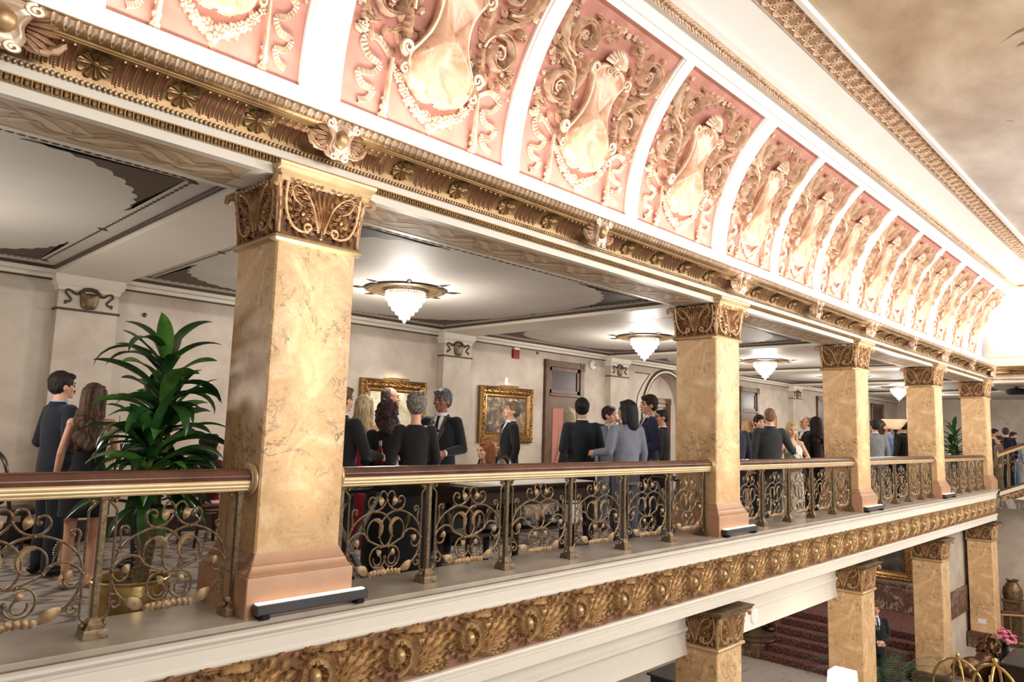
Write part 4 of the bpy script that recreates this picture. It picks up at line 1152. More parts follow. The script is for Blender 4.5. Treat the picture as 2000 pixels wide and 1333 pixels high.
    if beard:
        e = MB(); e.ell((0, .0365, 1.604), (.0572, .0605, .0585), 16, 10) if beard == 'full' else e.tube([(-.026, .095, 1.614), (0, .106, 1.620), (.026, .095, 1.614)], [.004, .008, .004], 6)
        MB().merge(e, fn=th).build('beard', hairm(hc, hc2), body)
    if glasses:
        e = MB()
        for s in (-1, 1): e.tube([(s*.035+.02*cos(a), .1, 1.667+.016*sin(a)) for a in [2*pi*i/14 for i in range(15)]], .002, 5); e.tube([(s*.055, .098, 1.67), (s*.078, -.01, 1.668)], .002, 5)
        MB().merge(e, fn=th).build('glasses', 'black_metal', body)
    # ---- hair
    h = MB(); crl = hair in ('curly', 'short_curly')
    if hair in ('short', 'side', 'long', 'bob', 'wavy', 'bun', 'curly', 'short_curly', 'buzz', 'balding', 'fade'):
        th_ = {'buzz': .004, 'fade': .010, 'balding': .003}.get(hair, .016)
        if hair != 'balding': h.ell((0, -.022, 1.702), (.077+th_, .088+th_, .088+th_), 18, 12)
        h.ell((0, -.045, 1.658), (.072+th_*.8, .055+th_, .075), 16, 10)
        if hair in ('short', 'side', 'short_curly'):
            h.ell((.02, .045, 1.752), (.058, .048, .032), 12, 8); h.ell((-.03, .035, 1.752), (.055, .05, .030), 12, 8)
            for s in (-1, 1): h.ell((s*.072, .018, 1.688), (.012, .022, .035), 8, 6)
        if hair == 'fade': h.ell((0, .02, 1.756), (.06, .07, .03), 12, 8)
        if hair == 'balding':
            h.ell((0, -.040, 1.700), (.0745, .078, .0835), 16, 10)
            for s in (-1, 1): h.ell((s*.066, -.02, 1.665), (.020, .05, .045), 10, 8)
            h.ell((0, -.06, 1.66), (.068, .055, .07), 14, 8)
        if hair == 'bun': h.ell((0, -.125, 1.70), (.05, .045, .05), 12, 8)
        if hair in ('bob', 'long', 'wavy', 'curly'):
            ln = {'bob': 1.49, 'long': 1.24, 'wavy': 1.36, 'curly': 1.52}[hair]
            for s in (-1, 1):
                h.cap((s*.075, .005, 1.72), (s*.085, -.02, max(ln+.04, 1.46)), .030, .034)
                if hair not in ('bob', 'curly'): h.cap((s*.085, -.02, 1.5), (s*.075, -.075, ln), .036, .028)
            h.cap((0, -.06, 1.70), (0, -.075, 1.50), .085, .082, 14)
            if hair not in ('bob', 'curly'):
                for q in (-1, 0, 1): h.cap((q*.05, -.085, 1.52), (q*.055, -.105, ln-.02*abs(q)), .058, .032)
            h.ell((0, .03, 1.762), (.07, .06, .025), 12, 8)
        if crl:
            rr = random.Random(len(label)); zs = (1.48, 1.80) if hair == 'curly' else (1.63, 1.79)
            for q in range(150 if hair == 'curly' else 90):
                a = rr.uniform(0, 2*pi); z = rr.uniform(*zs); r = .084*sqrt(max(.12, 1-((z-1.71)/.095)**2)) if hair != 'curly' else .115*sqrt(max(.12, 1-((z-1.64)/.175)**2))
                y = -.025+r*1.05*sin(a)
                if y > .045 and z < 1.73: continue
                h.ell((r*cos(a), y, z), rr.uniform(.015, .026), 6, 5)
    elif hair == 'updo':
        h.ell((0, -.02, 1.70), (.086, .098, .094), 16, 10); h.ell((0, -.10, 1.69), (.06, .05, .055), 12, 8)
    if h.v:
        ho = voxel(MB().merge(h, fn=th), 'hair', hairm(hc, hc2, crl), .0075 if vox < .01 else .009, t, 1 if crl else 4)
        off = len(label)*.37; sc = (52, 52, 52) if crl else (70, 70, 5 if hair in ('long', 'wavy', 'bob') else 16); amp = {'buzz': .001, 'fade': .003}.get(hair, .006)
        for v in ho.data.vertices:
            c = v.co; wv = .012*sin(c.z*42+c.x*30) if hair in ('wavy', 'long') and c.z < 1.50*K else 0
            v.co = c+v.normal*(amp*noise.noise(Vector((c.x*sc[0]+off, c.y*sc[1], c.z*sc[2]))))+Vector((wv, wv*.6, 0))*(1 if wv else 0)
    # ---- clothes
    def ftr(p): return tr(p)
    bcol = bc or tc
    if top == 'suit':
        j = MB()
        jr = [(.80, .178, .128, 0, 0), (.95, .180, .130, 0, 0), (1.10, .164, .118, 0, 0), (1.24, .180, .126, 0, 0), (1.34, .186, .126, 0, 0), (1.42, .172, .108, 0, -.004), (1.47, .118, .086, 0, -.010), (1.505, .078, .074, 0, -.014)]
        if sit: jr = [(.86, .178, .128, 0, 0)]+jr[2:]
        if sex != 'm': jr = [(z, w_*.88, d*.92, x, y) for z, w_, d, x, y in jr]
        lofts(j, jr, 24)
        for s in (-1, 1):
            S_, E_, W_ = ar[s]; d = (Vector(W_)-Vector(E_)).normalized()
            j.cap((s*.10, -.008, 1.425), (S_[0]*.98, S_[1], S_[2]-.005), .072*kf, .066*kf); j.cap(S_, E_, .068*kf, .056*kf); j.cap(E_, Vector(W_)-d*.015, .056*kf, .043*kf)
        jk = voxel(MB().merge(j, fn=ftr), 'jacket', cloth(tc), vox, t, 3)
        def yf(x, z):
            for (z0, w0, d0, _, y0), (z1, w1, d1, _, y1) in zip(jr[:-1], jr[1:]):
                if z0 <= z <= z1:
                    q = (z-z0)/(z1-z0); w_ = w0+(w1-w0)*q; d = d0+(d1-d0)*q; return d*sqrt(max(0.02, 1-(x/w_)**2))+y0+(y1-y0)*q
            return .09
        def patch(nm, mat, edges, off, par):
            rows0 = []; 
            for z, xa, xb in edges: rows0.append([(xa+(xb-xa)*i/4, yf(xa+(xb-xa)*i/4, z)+off, z) for i in range(5)])
            m_ = MB(); m_.strip(rows0); m_.strip([[(x, y-.012, z) for x, y, z in r][::-1] for r in rows0]); 
            return MB().merge(m_, fn=ftr).build(nm, mat, par)
        patch('shirt', cloth(shirt, .05), [(1.20, -.004, .004), (1.30, -.030, .030), (1.40, -.052, .052), (1.47, -.060, .060), (1.50, -.055, .055)], .004, t)
        if tie: patch('tie', cloth(tie, .05, .5), [(1.20, -.004, .004), (1.24, -.018, .018), (1.40, -.020, .020), (1.47, -.014, .014), (1.50, -.020, .020)], .011, t)
        lp = lapel or tuple(max(0, int(x*.86)) for x in tc)
        for s in (-1, 1):
            patch('lapel', cloth(lp, .05, .6), [(1.19, s*.003, s*.010), (1.30, s*.028, s*.075), (1.38, s*.045, s*.098), (1.40, s*.050, s*.075), (1.47, s*.060, s*.088), (1.50, s*.056, s*.075)], .010, jk)
        cm = MB(); cm.lathe([(.060, 1.485), (.069, 1.488), (.067, 1.515), (.062, 1.537), (.056, 1.537), (.056, 1.485)], 20, (0, -.012, 0)); MB().merge(cm, fn=ftr).build('shirt_collar', cloth(shirt, .05), t)
        cm = MB(); cm.lathe([(.070, 1.47), (.086, 1.475), (.080, 1.505), (.072, 1.522), (.068, 1.515)], 20, (0, -.016, 0), radians(-200), radians(20)); MB().merge(cm, fn=ftr).build('jacket_collar', cloth(tc), jk)
        for s in (-1, 1):
            S_, E_, W_ = ar[s]; d = (Vector(W_)-Vector(E_)).normalized(); m_ = MB(); m_.cap(Vector(W_)-d*.03, Vector(W_)-d*.002, .0385*kf, .0365*kf, 12); MB().merge(m_, fn=ftr).build('shirt_cuff', cloth(shirt, .05), t)
    elif top in ('shirt', 'sweater'):
        j = MB(); jr = [(.84, .17, .12, 0, 0), (.95, .172, .122, 0, 0), (1.12, .158, .112, 0, 0), (1.30, .178, .12, 0, 0), (1.42, .166, .102, 0, -.004), (1.47, .11, .08, 0, -.010), (1.505, .07, .068, 0, -.014)]
        if sex != 'm': jr = [(z, w_*.9, d*.95, x, y) for z, w_, d, x, y in jr]
        lofts(j, jr, 24)
        for s in (-1, 1):
            S_, E_, W_ = ar[s]; j.cap((s*.10, -.008, 1.425), S_, .066*kf, .062*kf); j.cap(S_, E_, .062*kf, .050*kf); j.cap(E_, W_, .050*kf, .036*kf)
        voxel(MB().merge(j, fn=ftr), 'shirt' if top == 'shirt' else 'sweater', cloth(tc), vox, t, 3)
        if top == 'shirt':
            cm = MB(); cm.lathe([(.060, 1.485), (.070, 1.488), (.064, 1.532), (.056, 1.532)], 20, (0, -.012, 0)); MB().merge(cm, fn=ftr).build('shirt_collar', cloth(tc, .05), t)
    elif top in ('dress', 'halter', 'long_dress', 'strapless'):
        j = MB(); hz = hem
        rows = [(1.10, .124, .094, 0, 0), (1.20, .130, .102, 0, .004), (1.30, .145, .110, 0, .008), (1.345, .140, .100, 0, .006)]
        if not sit: rows = [(hz, .20, .17, 0, 0), ((hz+.9)/2, .20, .155, 0, 0), (.92, .178, .128, 0, -.008)]+rows
        else: rows = [(.86, .178, .128, 0, 0)]+rows
        if top == 'halter': rows += [(1.39, .085, .085, 0, .006), (1.45, .055, .066, 0, 0), (1.50, .056, .058, 0, -.012)]
        if top == 'long_dress': rows = rows[:-1]+[(1.36, .150, .104, 0, 0), (1.43, .140, .088, 0, -.004), (1.465, .098, .072, 0, -.01), (1.49, .066, .062, 0, -.012)]
        lofts(j, rows, 24)
        for s in (-1, 1): j.ell((s*.066, .080, 1.29), (.060, .052, .058), 12, 8)
        if top == 'long_dress':
            for s in (-1, 1):
                S_, E_, W_ = ar[s]; j.cap((s*.09, -.008, 1.42), S_, .060, .058); j.cap(S_, E_, .058, .048); j.cap(E_, W_, .048, .036)
        voxel(MB().merge(j, fn=ftr), 'dress', cloth(tc, .2), vox, t, 3)
    # ---- trousers, shoes
    if legs:
        if top in ('suit', 'shirt', 'sweater'):
            g = MB()
            for s in (-1, 1):
                if sit: g.cap((s*.09, 0, .46), (s*.10, .42, .47), .098, .074); g.cap((s*.10, .42, .47), (s*.10, .43, .12), .074, .062)
                else: g.cap((s*.088, 0, .88), (s*.095, .01, .50), .100, .076); g.cap((s*.095, .01, .50), (s*.098, -.01, .12), .076, .064)
            g.ell((0, 0, .93-drop), (.168, .122, .11), 16, 10)
            voxel(MB().merge(g, fn=lambda p: Vector(p)*K), 'trousers', cloth(bcol), vox, t, 3)
        yo = .42 if sit else -.01
        for s in (-1, 1):
            m_ = MB(); m_.ell((s*.10, yo+.05, .048), (.048, .135, .044), 14, 8); m_.cap((s*.10, yo-.03, .05), (s*.10, yo-.01, .09), .042, .044, 10)
            MB().merge(m_, fn=lambda p: (p[0]*K, p[1]*K, max(.001, p[2]*K))).build('shoe', cloth(shoes, .02, .3), t)
    return t
NAVY, BLACK, CHAR = (34, 38, 52), (24, 24, 26), (44, 46, 52)
GREY = (128, 130, 138)
person('man with moustache in navy suit and pale blue shirt, at far left', (-.325, 3.3, 0), 78, 1.82, LT, 'short', (34, 25, 21), top='suit', tc=(33, 37, 47), shirt=(176, 196, 224), tie=(44, 48, 66), R='front', L='bent', turn=4, beard='moustache', vox=.009)
person('woman in black halter dress with long brown hair, seen from behind left of plant', (-.245, 2.6, 0), 20, 1.70, (214, 166, 140), 'long', (52, 34, 25), (112, 80, 56), top='halter', tc=(20, 20, 23), sex='f', R='bent', L='down', turn=26, hem=.62, shoes=(206, 160, 130), vox=.009)
person('man in dark suit mostly hidden behind the leaves of the big potted plant', (.42, 3.15, 0), -62, 1.80, LT, 'short', (40, 30, 26), top='suit', tc=(30, 31, 36), tie=(70, 56, 70), R='bent', L='bent')
person('woman in burgundy dress with long dark hair, seated, half hidden by the nearest column', (1.50, 4.15, 0), 85, 1.71, LT, 'long', (30, 24, 23), top='long_dress', tc=(86, 26, 36), sex='f', sit=True, R='table', L='table', nod=-10)
person('man in black suit holding a bottle, mostly hidden by the nearest column', (1.48, 1.42, 0), 78, 1.77, LT, 'short', (90, 60, 40), top='suit', tc=(30, 31, 35), R=((.26, .06, 1.18), (.17, .36, 1.14)), L='bent', curl=1.0)
person('blonde woman in backless pink gown, left of the group by the gilt painting', (2.27, 2.22, 0), 40, 1.73, (220, 168, 136), 'wavy', (120, 92, 62), (222, 200, 160), top='strapless', tc=(176, 46, 66), sex='f', R='bent', L='down', turn=25, hem=.15, shoes=(90, 40, 40))
person('balding man in dark blue suit before the gilt painting, facing right', (3.10, 2.9, 0), 118, 1.89, MD, 'balding', (74, 56, 46), top='suit', tc=(58, 60, 74), R='down', L='down', turn=-6)
person('woman with dark curly hair in black lace dress, seen from behind at the rail', (2.10, 1.58, 0), 30, 1.66, LT, 'curly', (34, 24, 28), (86, 58, 62), top='long_dress', tc=(28, 27, 33), sex='f', R='front', L='front', hem=.10)
person('woman with short grey hair in black jacket, seen from behind at the rail', (1.99, .98, 0), 28, 1.73, LT, 'short_curly', (66, 62, 60), (168, 162, 154), top='long_dress', tc=(31, 31, 33), sex='f', R='front', L='bent', hem=.10)
person('grey-haired man in black tuxedo with satin lapels, facing left in group', (3.0, 1.80, 0), 246, 1.84, DK, 'short', (40, 40, 42), (130, 128, 126), top='suit', tc=(26, 28, 31), tie=(20, 20, 22), R='down', L='bent', turn=14, lapel=(66, 68, 72))
person('seated woman with auburn hair and glasses at small table, facing left', (4.26, 2.4, 0), -72, 1.70, LT, 'bob', (110, 58, 36), (150, 90, 56), top='sweater', tc=(66, 62, 56), sex='f', sit=True, R='table', L='table', glasses=True, turn=-4)
person('seated woman with light brown hair facing the camera behind the auburn-haired woman', (5.61, 3.6, 0), -145, 1.74, LT, 'bob', (134, 92, 60), (190, 150, 104), top='sweater', tc=(30, 30, 34), sex='f', sit=True, R='table', L='table')
person('man in black suit standing in profile in front of the framed picture, looking down', (4.92, 2.62, 0), -64, 1.80, LT, 'side', (84, 70, 58), (136, 116, 94), top='suit', tc=(23, 24, 26), tie=(58, 66, 84), R='down', L='down', nod=-12)
person('man in navy suit seen from behind before the door with pink panel', (5.10, 1.5, 0), 40, 1.84, MD, 'bun', (22, 19, 18), top='suit', tc=(34, 39, 50), R='bent', L='bent', turn=12, beard='full')
person('woman with straight fair hair half hidden behind the man in navy', (7.35, 3.6, 0), 10, 1.80, LT, 'wavy', (140, 120, 96), (214, 200, 176), top='dress', tc=(60, 58, 60), sex='f')
person('young man in grey suit raising a glass to his mouth', (6.63, 2.2, 0), 205, 1.80, LT, 'short', (48, 32, 30), top='suit', tc=(118, 122, 134), tie=(120, 140, 170), R='down', L='drink', turn=-38, curl=1.1)
person('man with slick black hair in light grey suit, seen from behind', (5.09, .80, 0), 22, 1.81, MD, 'bob', (18, 17, 19), (50, 50, 54), top='suit', tc=(132, 136, 150), bc=(96, 100, 112), R='down', L='gest', turn=-28)
person('man drinking, face half hidden behind the slick black hair', (7.6, 2.9, 0), 210, 1.86, LT, 'fade', (46, 34, 30), top='suit', tc=(52, 54, 64), R='drink', turn=-30)
person('tall man in blue suit with brown tie, in profile facing left', (6.17, 1.2, 0), -50, 1.94, LT, 'short', (46, 34, 28), top='suit', tc=(46, 54, 82), tie=(76, 46, 42), R='bent', L='bent', turn=-8)
person('man with faded crew cut in black suit, beside the second column', (7.28, 1.7, 0), -20, 1.79, MD, 'fade', (36, 30, 28), top='suit', tc=(28, 29, 30), R='down', L='down', turn=-30)
person('man in dark suit half hidden by the right edge of the second column', (7.93, .85, 0), 30, 1.80, LT, 'short', (40, 32, 28), top='suit', tc=(40, 43, 56), R='down', L='down')
person('woman with blonde hair seen just left of the groom', (9.85, 1.6, 0), 20, 1.69, LT, 'bob', (150, 112, 70), (216, 180, 126), top='dress', tc=(60, 52, 60), sex='f')
person('man with black hair facing the camera behind the groom', (9.78, 1.32, 0), 215, 1.79, LT, 'short', (26, 22, 22), top='suit', tc=(38, 40, 46), R='down', L='down')
person('man with shaved head in dark tweed jacket leaning a hand on the rail', (8.72, .66, 0), 48, 1.87, LT, 'buzz', (120, 92, 70), (150, 116, 90), top='suit', tc=(58, 61, 62), R=((.30, -.02, 1.20), (.46, .06, 1.09)), L='down', curl=.9, vox=.009)
person('bride with wavy blonde hair, arm on the rail, facing the camera', (9.30, .56, 0), 228, 1.66, (232, 188, 160), 'wavy', (168, 134, 92), (228, 204, 158), top='strapless', tc=(226, 214, 196), sex='f', R='front', L=((.24, .16, 1.20), (.05, .46, 1.18)), nod=4, hem=.1, shoes=(230, 220, 210), vox=.009)
person('balding man in black suit in profile, right of the bride', (12.4, 1.6, 0), -55, 1.85, MD, 'balding', (70, 58, 50), (120, 110, 100), top='suit', tc=(30, 31, 34), R='down', L='down')
person('woman with wavy dark hair in black lace top, beside the third column', (11.25, .95, 0), 30, 1.81, LT, 'wavy', (30, 22, 22), (64, 44, 38), top='long_dress', tc=(40, 32, 36), sex='f', hem=.3)
person('man in light grey suit seen from behind, left of the torchiere lamp', (14.5, .95, 0), 50, 1.85, MD, 'short', (28, 25, 25), top='suit', tc=(134, 134, 136), R='down', L='down', turn=-8)
person('bearded man in pale blue shirt bending his head behind the torchiere lamp', (16.4, 1.25, 0), 235, 1.86, MD, 'buzz', (60, 46, 40), top='shirt', tc=(136, 166, 208), bc=(40, 46, 60), R='down', L='down', turn=-40, nod=-18, beard='full')
person('man in dark green jacket at the left edge of the fourth column', (16.05, .85, 0), 20, 1.89, MD, 'short', (24, 22, 22), top='suit', tc=(34, 40, 38), R='down', L='down')
person('person in black standing behind the far potted plant', (23.4, 1.5, 0), 10, 1.62, LT, 'short', (24, 22, 22), top='suit', tc=(20, 23, 22), R='down', L='down')
person('boy with brown hair bowing his head just right of the last column', (23.0, .27, 0), -30, 1.66, LT, 'short', (62, 44, 34), top='shirt', tc=(140, 120, 90), nod=-12)
person('man with dark hair behind the bowing boy at the far right', (23.6, .45, 0), 215, 1.86, MD, 'short', (26, 22, 22), top='suit', tc=(70, 66, 76))
person('man in black suit with brown hair seen from behind at the far right', (24.2, .28, 0), 60, 1.92, LT, 'fade', (70, 50, 38), top='suit', tc=(24, 25, 32), turn=20)
person('bearded man in blue patterned shirt facing the camera at the far right edge', (25.0, .22, 0), 215, 1.80, LT, 'short', (44, 36, 32), top='shirt', tc=(120, 140, 168), beard='full', R='up')
person('young man in dark suit with green tie standing in the lobby below', (14.5, 1.05, -3.8), 232, 1.82, LT, 'short', (104, 66, 44), top='suit', tc=(34, 34, 38), tie=(30, 58, 48), R='front', L='front', turn=6)
# ------------------------------------------------------------------ ceiling medallions and chandeliers
def crystal_tiers():
    out = []
    rr = random.Random(4)
    for (r, z, n, L) in ((.245, -.06, 44, .085), (.205, -.135, 38, .075), (.160, -.20, 30, .07), (.112, -.26, 22, .06), (.062, -.315, 12, .065)):
        m = MB()
        for k in range(n):
            a = 2*pi*k/n+rr.uniform(-.03, .03); c = Vector((r*cos(a), r*sin(a), z)); w_ = .013
            m.rings([[c+Vector((w_*k2*cos(q*pi/2+a), w_*k2*sin(q*pi/2+a), zz)) for q in range(4)] for k2, zz in ((.3, .01), (1, -.012), (.9, -L*.55), (.15, -L))])
            m.ell(c+Vector((0, 0, .022)), .010, 6, 4)
        m.lathe([(r-.004, z+.03), (r+.004, z+.03), (r+.004, z+.04), (r-.004, z+.04), (r-.004, z+.03)], 24)
        out.append(m)
    return out
MX = [(a+b)/2 for a, b in zip(cols_c[1:-1], cols_c[2:])]+[22.9]
MY = 2.85
TIERS = crystal_tiers()
CHL = ['crystal chandelier of the widest bay, nearest and largest', 'crystal chandelier just left of the second column', 'crystal chandelier just left of the third column', 'crystal chandelier half hidden by the left edge of the fourth column', 'farthest crystal chandelier, a sliver right of the last column']
MDL = ['gilt ceiling medallion around the nearest crystal chandelier', 'gilt ceiling medallion around the chandelier left of the second column', 'gilt ceiling medallion around the chandelier left of the third column', 'gilt ceiling medallion around the chandelier left of the fourth column', 'gilt ceiling medallion around the farthest chandelier']
ch_p = md_p = None
for i, x in enumerate(MX):
    if md_p is None:
        md_p = thing('ceiling_medallion', MDL[0], 'ceiling medallion', group='medallions of the mezzanine ceiling')
        m = MB(); m.lathe([(.25, 0), (.25, -.028), (.27, -.032), (.29, -.022), (.30, -.012), (.43, -.012), (.44, -.028), (.465, -.034), (.485, -.022), (.50, -.024), (.515, -.014), (.52, 0)], 48)
        m.build('ring', 'urn_bronze', md_p)
        for k in range(8):
            m = MB(); a = 2*pi*k/8+.2; acan(m, [(.50+.16*j/8, 0) for j in range(9)], .035, .02, 3); m.tube([(.5, 0, .005), (.70, 0, .004)], [.012, .004], 5)
            m2 = MB().merge(m, Matrix.Rotation(a, 4, 'Z') @ Matrix.Diagonal((1, 1, -1, 1))); m2.build('leaf_point', 'dark_paint', md_p)
        ch_p = thing('chandelier', CHL[0], 'chandelier', group='crystal chandeliers of the mezzanine')
        m = MB(); m.lathe([(0, 0), (.24, 0), (.26, -.012), (.26, -.03), (.245, -.036), (0, -.036)], 40); m.build('canopy', 'rail_wood', ch_p)
        for tm in TIERS: tm.build('crystal_tier', 'crystal', ch_p, smooth=0)
        m = MB(); m.lathe([(.12, -.05), (.09, -.15), (.05, -.25), (.02, -.29), (0, -.30)], 20); m.build('lamp_bowl', 'crystal_core', ch_p)
        m = MB(); m.ell((0, 0, -.395), (.022, .022, .028), 10, 7); m.ell((0, 0, -.36), .012, 8, 5); m.build('finial_drop', 'crystal', ch_p)
        o1, o2 = md_p, ch_p
    else: o1, o2 = copy_tree(md_p, None, MDL[i]), copy_tree(ch_p, None, CHL[i])
    o1.location = (x, MY, 3.135); o2.location = (x, MY, 3.13)
for x in MX: lamp('mezzanine_light', 'POINT', (x, MY, 2.62), 110 if x > 0 else 0, (1, .93, .85), .16)
lamp('mezzanine_light', 'POINT', (27, MY, 2.6), 75, (1, .93, .85), .16); lamp('mezzanine_light', 'POINT', (-1.7, MY, 1.9), 80, (1, .93, .85), .2); lamp('mezzanine_light', 'POINT', (25, -4, 2.6), 180, (1, .93, .85), .16)  # added fill lamps without chandeliers, for the left bay and far end
# ------------------------------------------------------------------ pilasters with painted shields
pl_p = None
PLL = ['plaster pilaster with a bronze shield at far left, behind the man in navy', 'plaster pilaster with a bronze shield between the two gilt pictures', 'plaster pilaster with a bronze shield left of the arch', 'plaster pilaster with a bronze shield seen between the second and third columns', 'plaster pilaster with a bronze shield seen between the last two columns']
for i, x in enumerate(XC):
    if pl_p is None:
        pl_p = thing('pilaster', PLL[0], 'pilaster', group='pilasters of the back wall')
        m = MB(); m.box(-.32, .32, -.15, 0, .24, 3.06); m.build('shaft', 'plaster', pl_p, smooth=0)
        m = MB(); m.box(-.335, .335, -.165, 0, 0, .24, .006); m.build('base', 'dark_wood', pl_p, smooth=20)
        m = MB(); m.rings([[(-.32-o, 0, z), (-.32-o, -.15-o, z), (.32+o, -.15-o, z), (.32+o, 0, z)] for o, z in ((.002, 2.88), (.012, 2.90), (.012, 2.925), (.03, 2.94), (.05, 2.975), (.055, 3.0), (.055, 3.058))], True, True); m.build('capital', 'cream', pl_p, smooth=30)
        m = MB(); m.box(-.345, .345, -.175, 0, 2.645, 2.67, .008); m.build('moulding', 'dark_paint', pl_p, smooth=20)
        m = MB(); hp = smoothpath([(0, -.125), (.06, -.115), (.088, -.06), (.098, .02), (.10, .075), (.05, .06), (0, .07)], 4); out = hp+[(-u, v) for u, v in hp[-2:0:-1]]
        m.rings([[(u*k, -.15-d, 2.80+v*k) for u, v in out] for k, d in ((1, 0), (1, .02), (.85, .035), (.5, .045))], False, True); s = m.build('shield', 'urn_bronze', pl_p)
        m = MB()
        m.tube([(u, -.168, 2.80+v) for u, v in ((-.11, .06), (-.06, .105), (0, .115), (.06, .105), (.11, .06))], [.02, .024, .026, .024, .02], 8); m.build('crest', 'dark_paint', s)
        for sg in (-1, 1):
            pth = smoothpath([(.09, .055), (.15, .045), (.19, .075), (.235, .085), (.25, .05), (.215, .01), (.19, -.03), (.215, -.055), (.245, -.05), (.24, -.085)], 5)
            m = MB(); m.tube([(sg*u, -.157, 2.80+v) for u, v in pth], [.016]*8+[.013]*(len(pth)-8), 6); m.build('ribbon', 'dark_paint', s)
        o = pl_p
    else: o = copy_tree(pl_p, None, PLL[i])
    o.location = (x+.303, WY, 0)
# ------------------------------------------------------------------ doors
def door(n, x0, x1, top, split, label, mat='door_pink', y=WY, transom=True):
    t = thing('door_%d' % n, label, 'door', ((x0+x1)/2, y, 0)); t['kind'] = 'structure'
    h = (x1-x0)/2
    m = MB(); cw = .13
    for s in (-1, 1): m.box(min(s*h, s*(h-cw)), max(s*h, s*(h-cw)), -.07, 0, 0, top, .01)
    m.box(-h, h, -.07, 0, top-.13, top, .01)
    for s in (-1, 1): m.box(min(s*(h+.01), s*(h-.14)), max(s*(h+.01), s*(h-.14)), -.085, 0, top-.15, top+.01, .008); m.ell((s*(h-.065), -.088, top-.07), (.035, .012, .05), 10, 6)
    if transom: m.box(-h+cw, h-cw, -.075, 0, split, split+.06, .008)
    m.build('casing', 'oak', t, smooth=20)
    a = h-cw
    if transom:
        m = MB()
        for q in ((-a, a, split+.06, split+.13), (-a, a, top-.2, top-.13)): m.box(q[0], q[1], -.04, 0, q[2], q[3])
        for s in (-1, 1): m.box(min(s*a, s*(a-.08)), max(s*a, s*(a-.08)), -.04, 0, split+.06, top-.13)
        f = m.build('transom', 'oak', t, smooth=0)
        m = MB(); m.box(-a+.08, a-.08, -.02, -.005, split+.13, top-.2); m.build('glass_pane', 'dark_wood', f, smooth=0)
    m = MB(); m.box(-a, a, -.045, -.005, 0, split, .004); lf = m.build('door_leaf', 'oak', t, smooth=20)
    m = MB(); m.box(-a+.12, a-.14, -.055, -.04, .22, split-.24, .006); m.build('fabric_panel', mat, lf, smooth=20)
    m = MB(); m.ell((a-.07, -.09, 1.0), (.03, .03, .03), 10, 7); m.cap((a-.07, -.09, 1.0), (a-.07, -.045, 1.0), .012, .012, 8); m.build('knob', 'brass_smooth', lf)
    return t
door(1, 8.56, 9.80, 2.84, 2.12, 'oak door with a pink fabric panel and dark transom beside the framed garden picture')
door(2, 16.85, 18.0, 2.82, 2.1, 'oak door with pink panel seen right of the second column')
door(3, 22.35, 23.4, 2.84, 2.1, 'dark door half hidden by the third column', 'dark_wood')
door(4, 27.7, 29.05, 2.85, 2.1, 'dark door at the far end of the back wall', 'dark_wood')
door(5, 12.45, 13.75, 2.30, 2.1, 'brown door inside the arched recess', 'oak', WY+.35, False)
# ------------------------------------------------------------------ framed pictures
def canvas_mat(name, cols, scale, seed):
    k = NT(name); mp = k.n('Mapping'); mp.inputs['Location'].default_value = (seed, 0, seed); k.l(k.co, mp.inputs[0])
    f = k.noise(scale, 5, .6, .5, mp.outputs[0]); k.col(k.ramp(f, cols)); return k.done(name, .35)
canvas_mat('canvas_meadow', [(.3, (120, 108, 70)), (.45, (170, 160, 120)), (.6, (214, 206, 182)), (.75, (226, 220, 200))], 2.6, 3.1)
canvas_mat('canvas_crowd', [(.34, (36, 30, 26)), (.46, (74, 62, 44)), (.54, (120, 96, 64)), (.62, (196, 170, 132)), (.7, (70, 78, 54))], 5.5, 7.7)
canvas_mat('canvas_dark', [(.4, (28, 26, 28)), (.6, (70, 58, 48)), (.75, (140, 110, 84))], 3.0, 1.4)
canvas_mat('canvas_plain', [(.4, (214, 210, 204)), (.7, (180, 170, 164))], 2.0, 4.4)
def picture(label, loc, rz, w_, h_, fr, canvas, crest=True, depth=.09):
    t = thing('framed_picture', label, 'picture', loc, rz)
    m = MB()
    pr = [(0, 0), (0, depth*.7), (fr*.18, depth), (fr*.35, depth*.8), (fr*.5, depth*.85), (fr*.75, depth*.55), (fr*.86, depth*.62), (fr, depth*.3)]
    a, b = w_/2, h_/2
    m.rings([[(sx*(a-o), -d, sz*(b-o)) for sx, sz in ((-1, -1), (1, -1), (1, 1), (-1, 1))] for o, d in pr], False, False)
    f = m.build('frame', 'frame_gold', t, smooth=25)
    m = MB(); rr = random.Random(int(w_*100))
    for sx, sz, n, L in ((0, 1, int(w_/.045), a), (0, -1, int(w_/.045), a), (1, 0, int(h_/.045), b), (-1, 0, int(h_/.045), b)):
        for k in range(n):
            u = -L+.03+(2*L-.06)*k/max(1, n-1); o = fr*.22+rr.uniform(0, .3)*fr
            c = (u, -depth*.95, sz*(b-o)) if sz else (sx*(a-o), -depth*.95, u)
            m.ell(c, (rr.uniform(.014, .026), .016, rr.uniform(.014, .026)), 6, 4)
    m.build('carved_trim', 'frame_gold', f)
    m = MB(); m.box(-a+fr, a-fr, -depth*.35, -depth*.2, -b+fr, b-fr); m.build('canvas', canvas, t, smooth=0)
    if crest:
        m = MB(); m.tube([(-.25, -depth, b+.02), (.25, -depth, b+.02)], .014, 8)
        for sx in (-.15, .15): m.tube([(sx, -depth, b+.02), (sx, -depth*.3, b+.03), (sx, -depth*.3, b-.02)], .008, 6)
        m.build('picture_light', 'brass_smooth', t)
    return t
picture('large gilt framed picture with a pale landscape, behind the balding man', (4.87, WY-.01, 1.60), 0, 1.31, 1.13, .20, 'canvas_meadow')
picture('gilt framed picture with dark figures, left of the oak door', (7.49, WY-.01, 1.69), 0, 1.42, 1.04, .20, 'canvas_crowd')
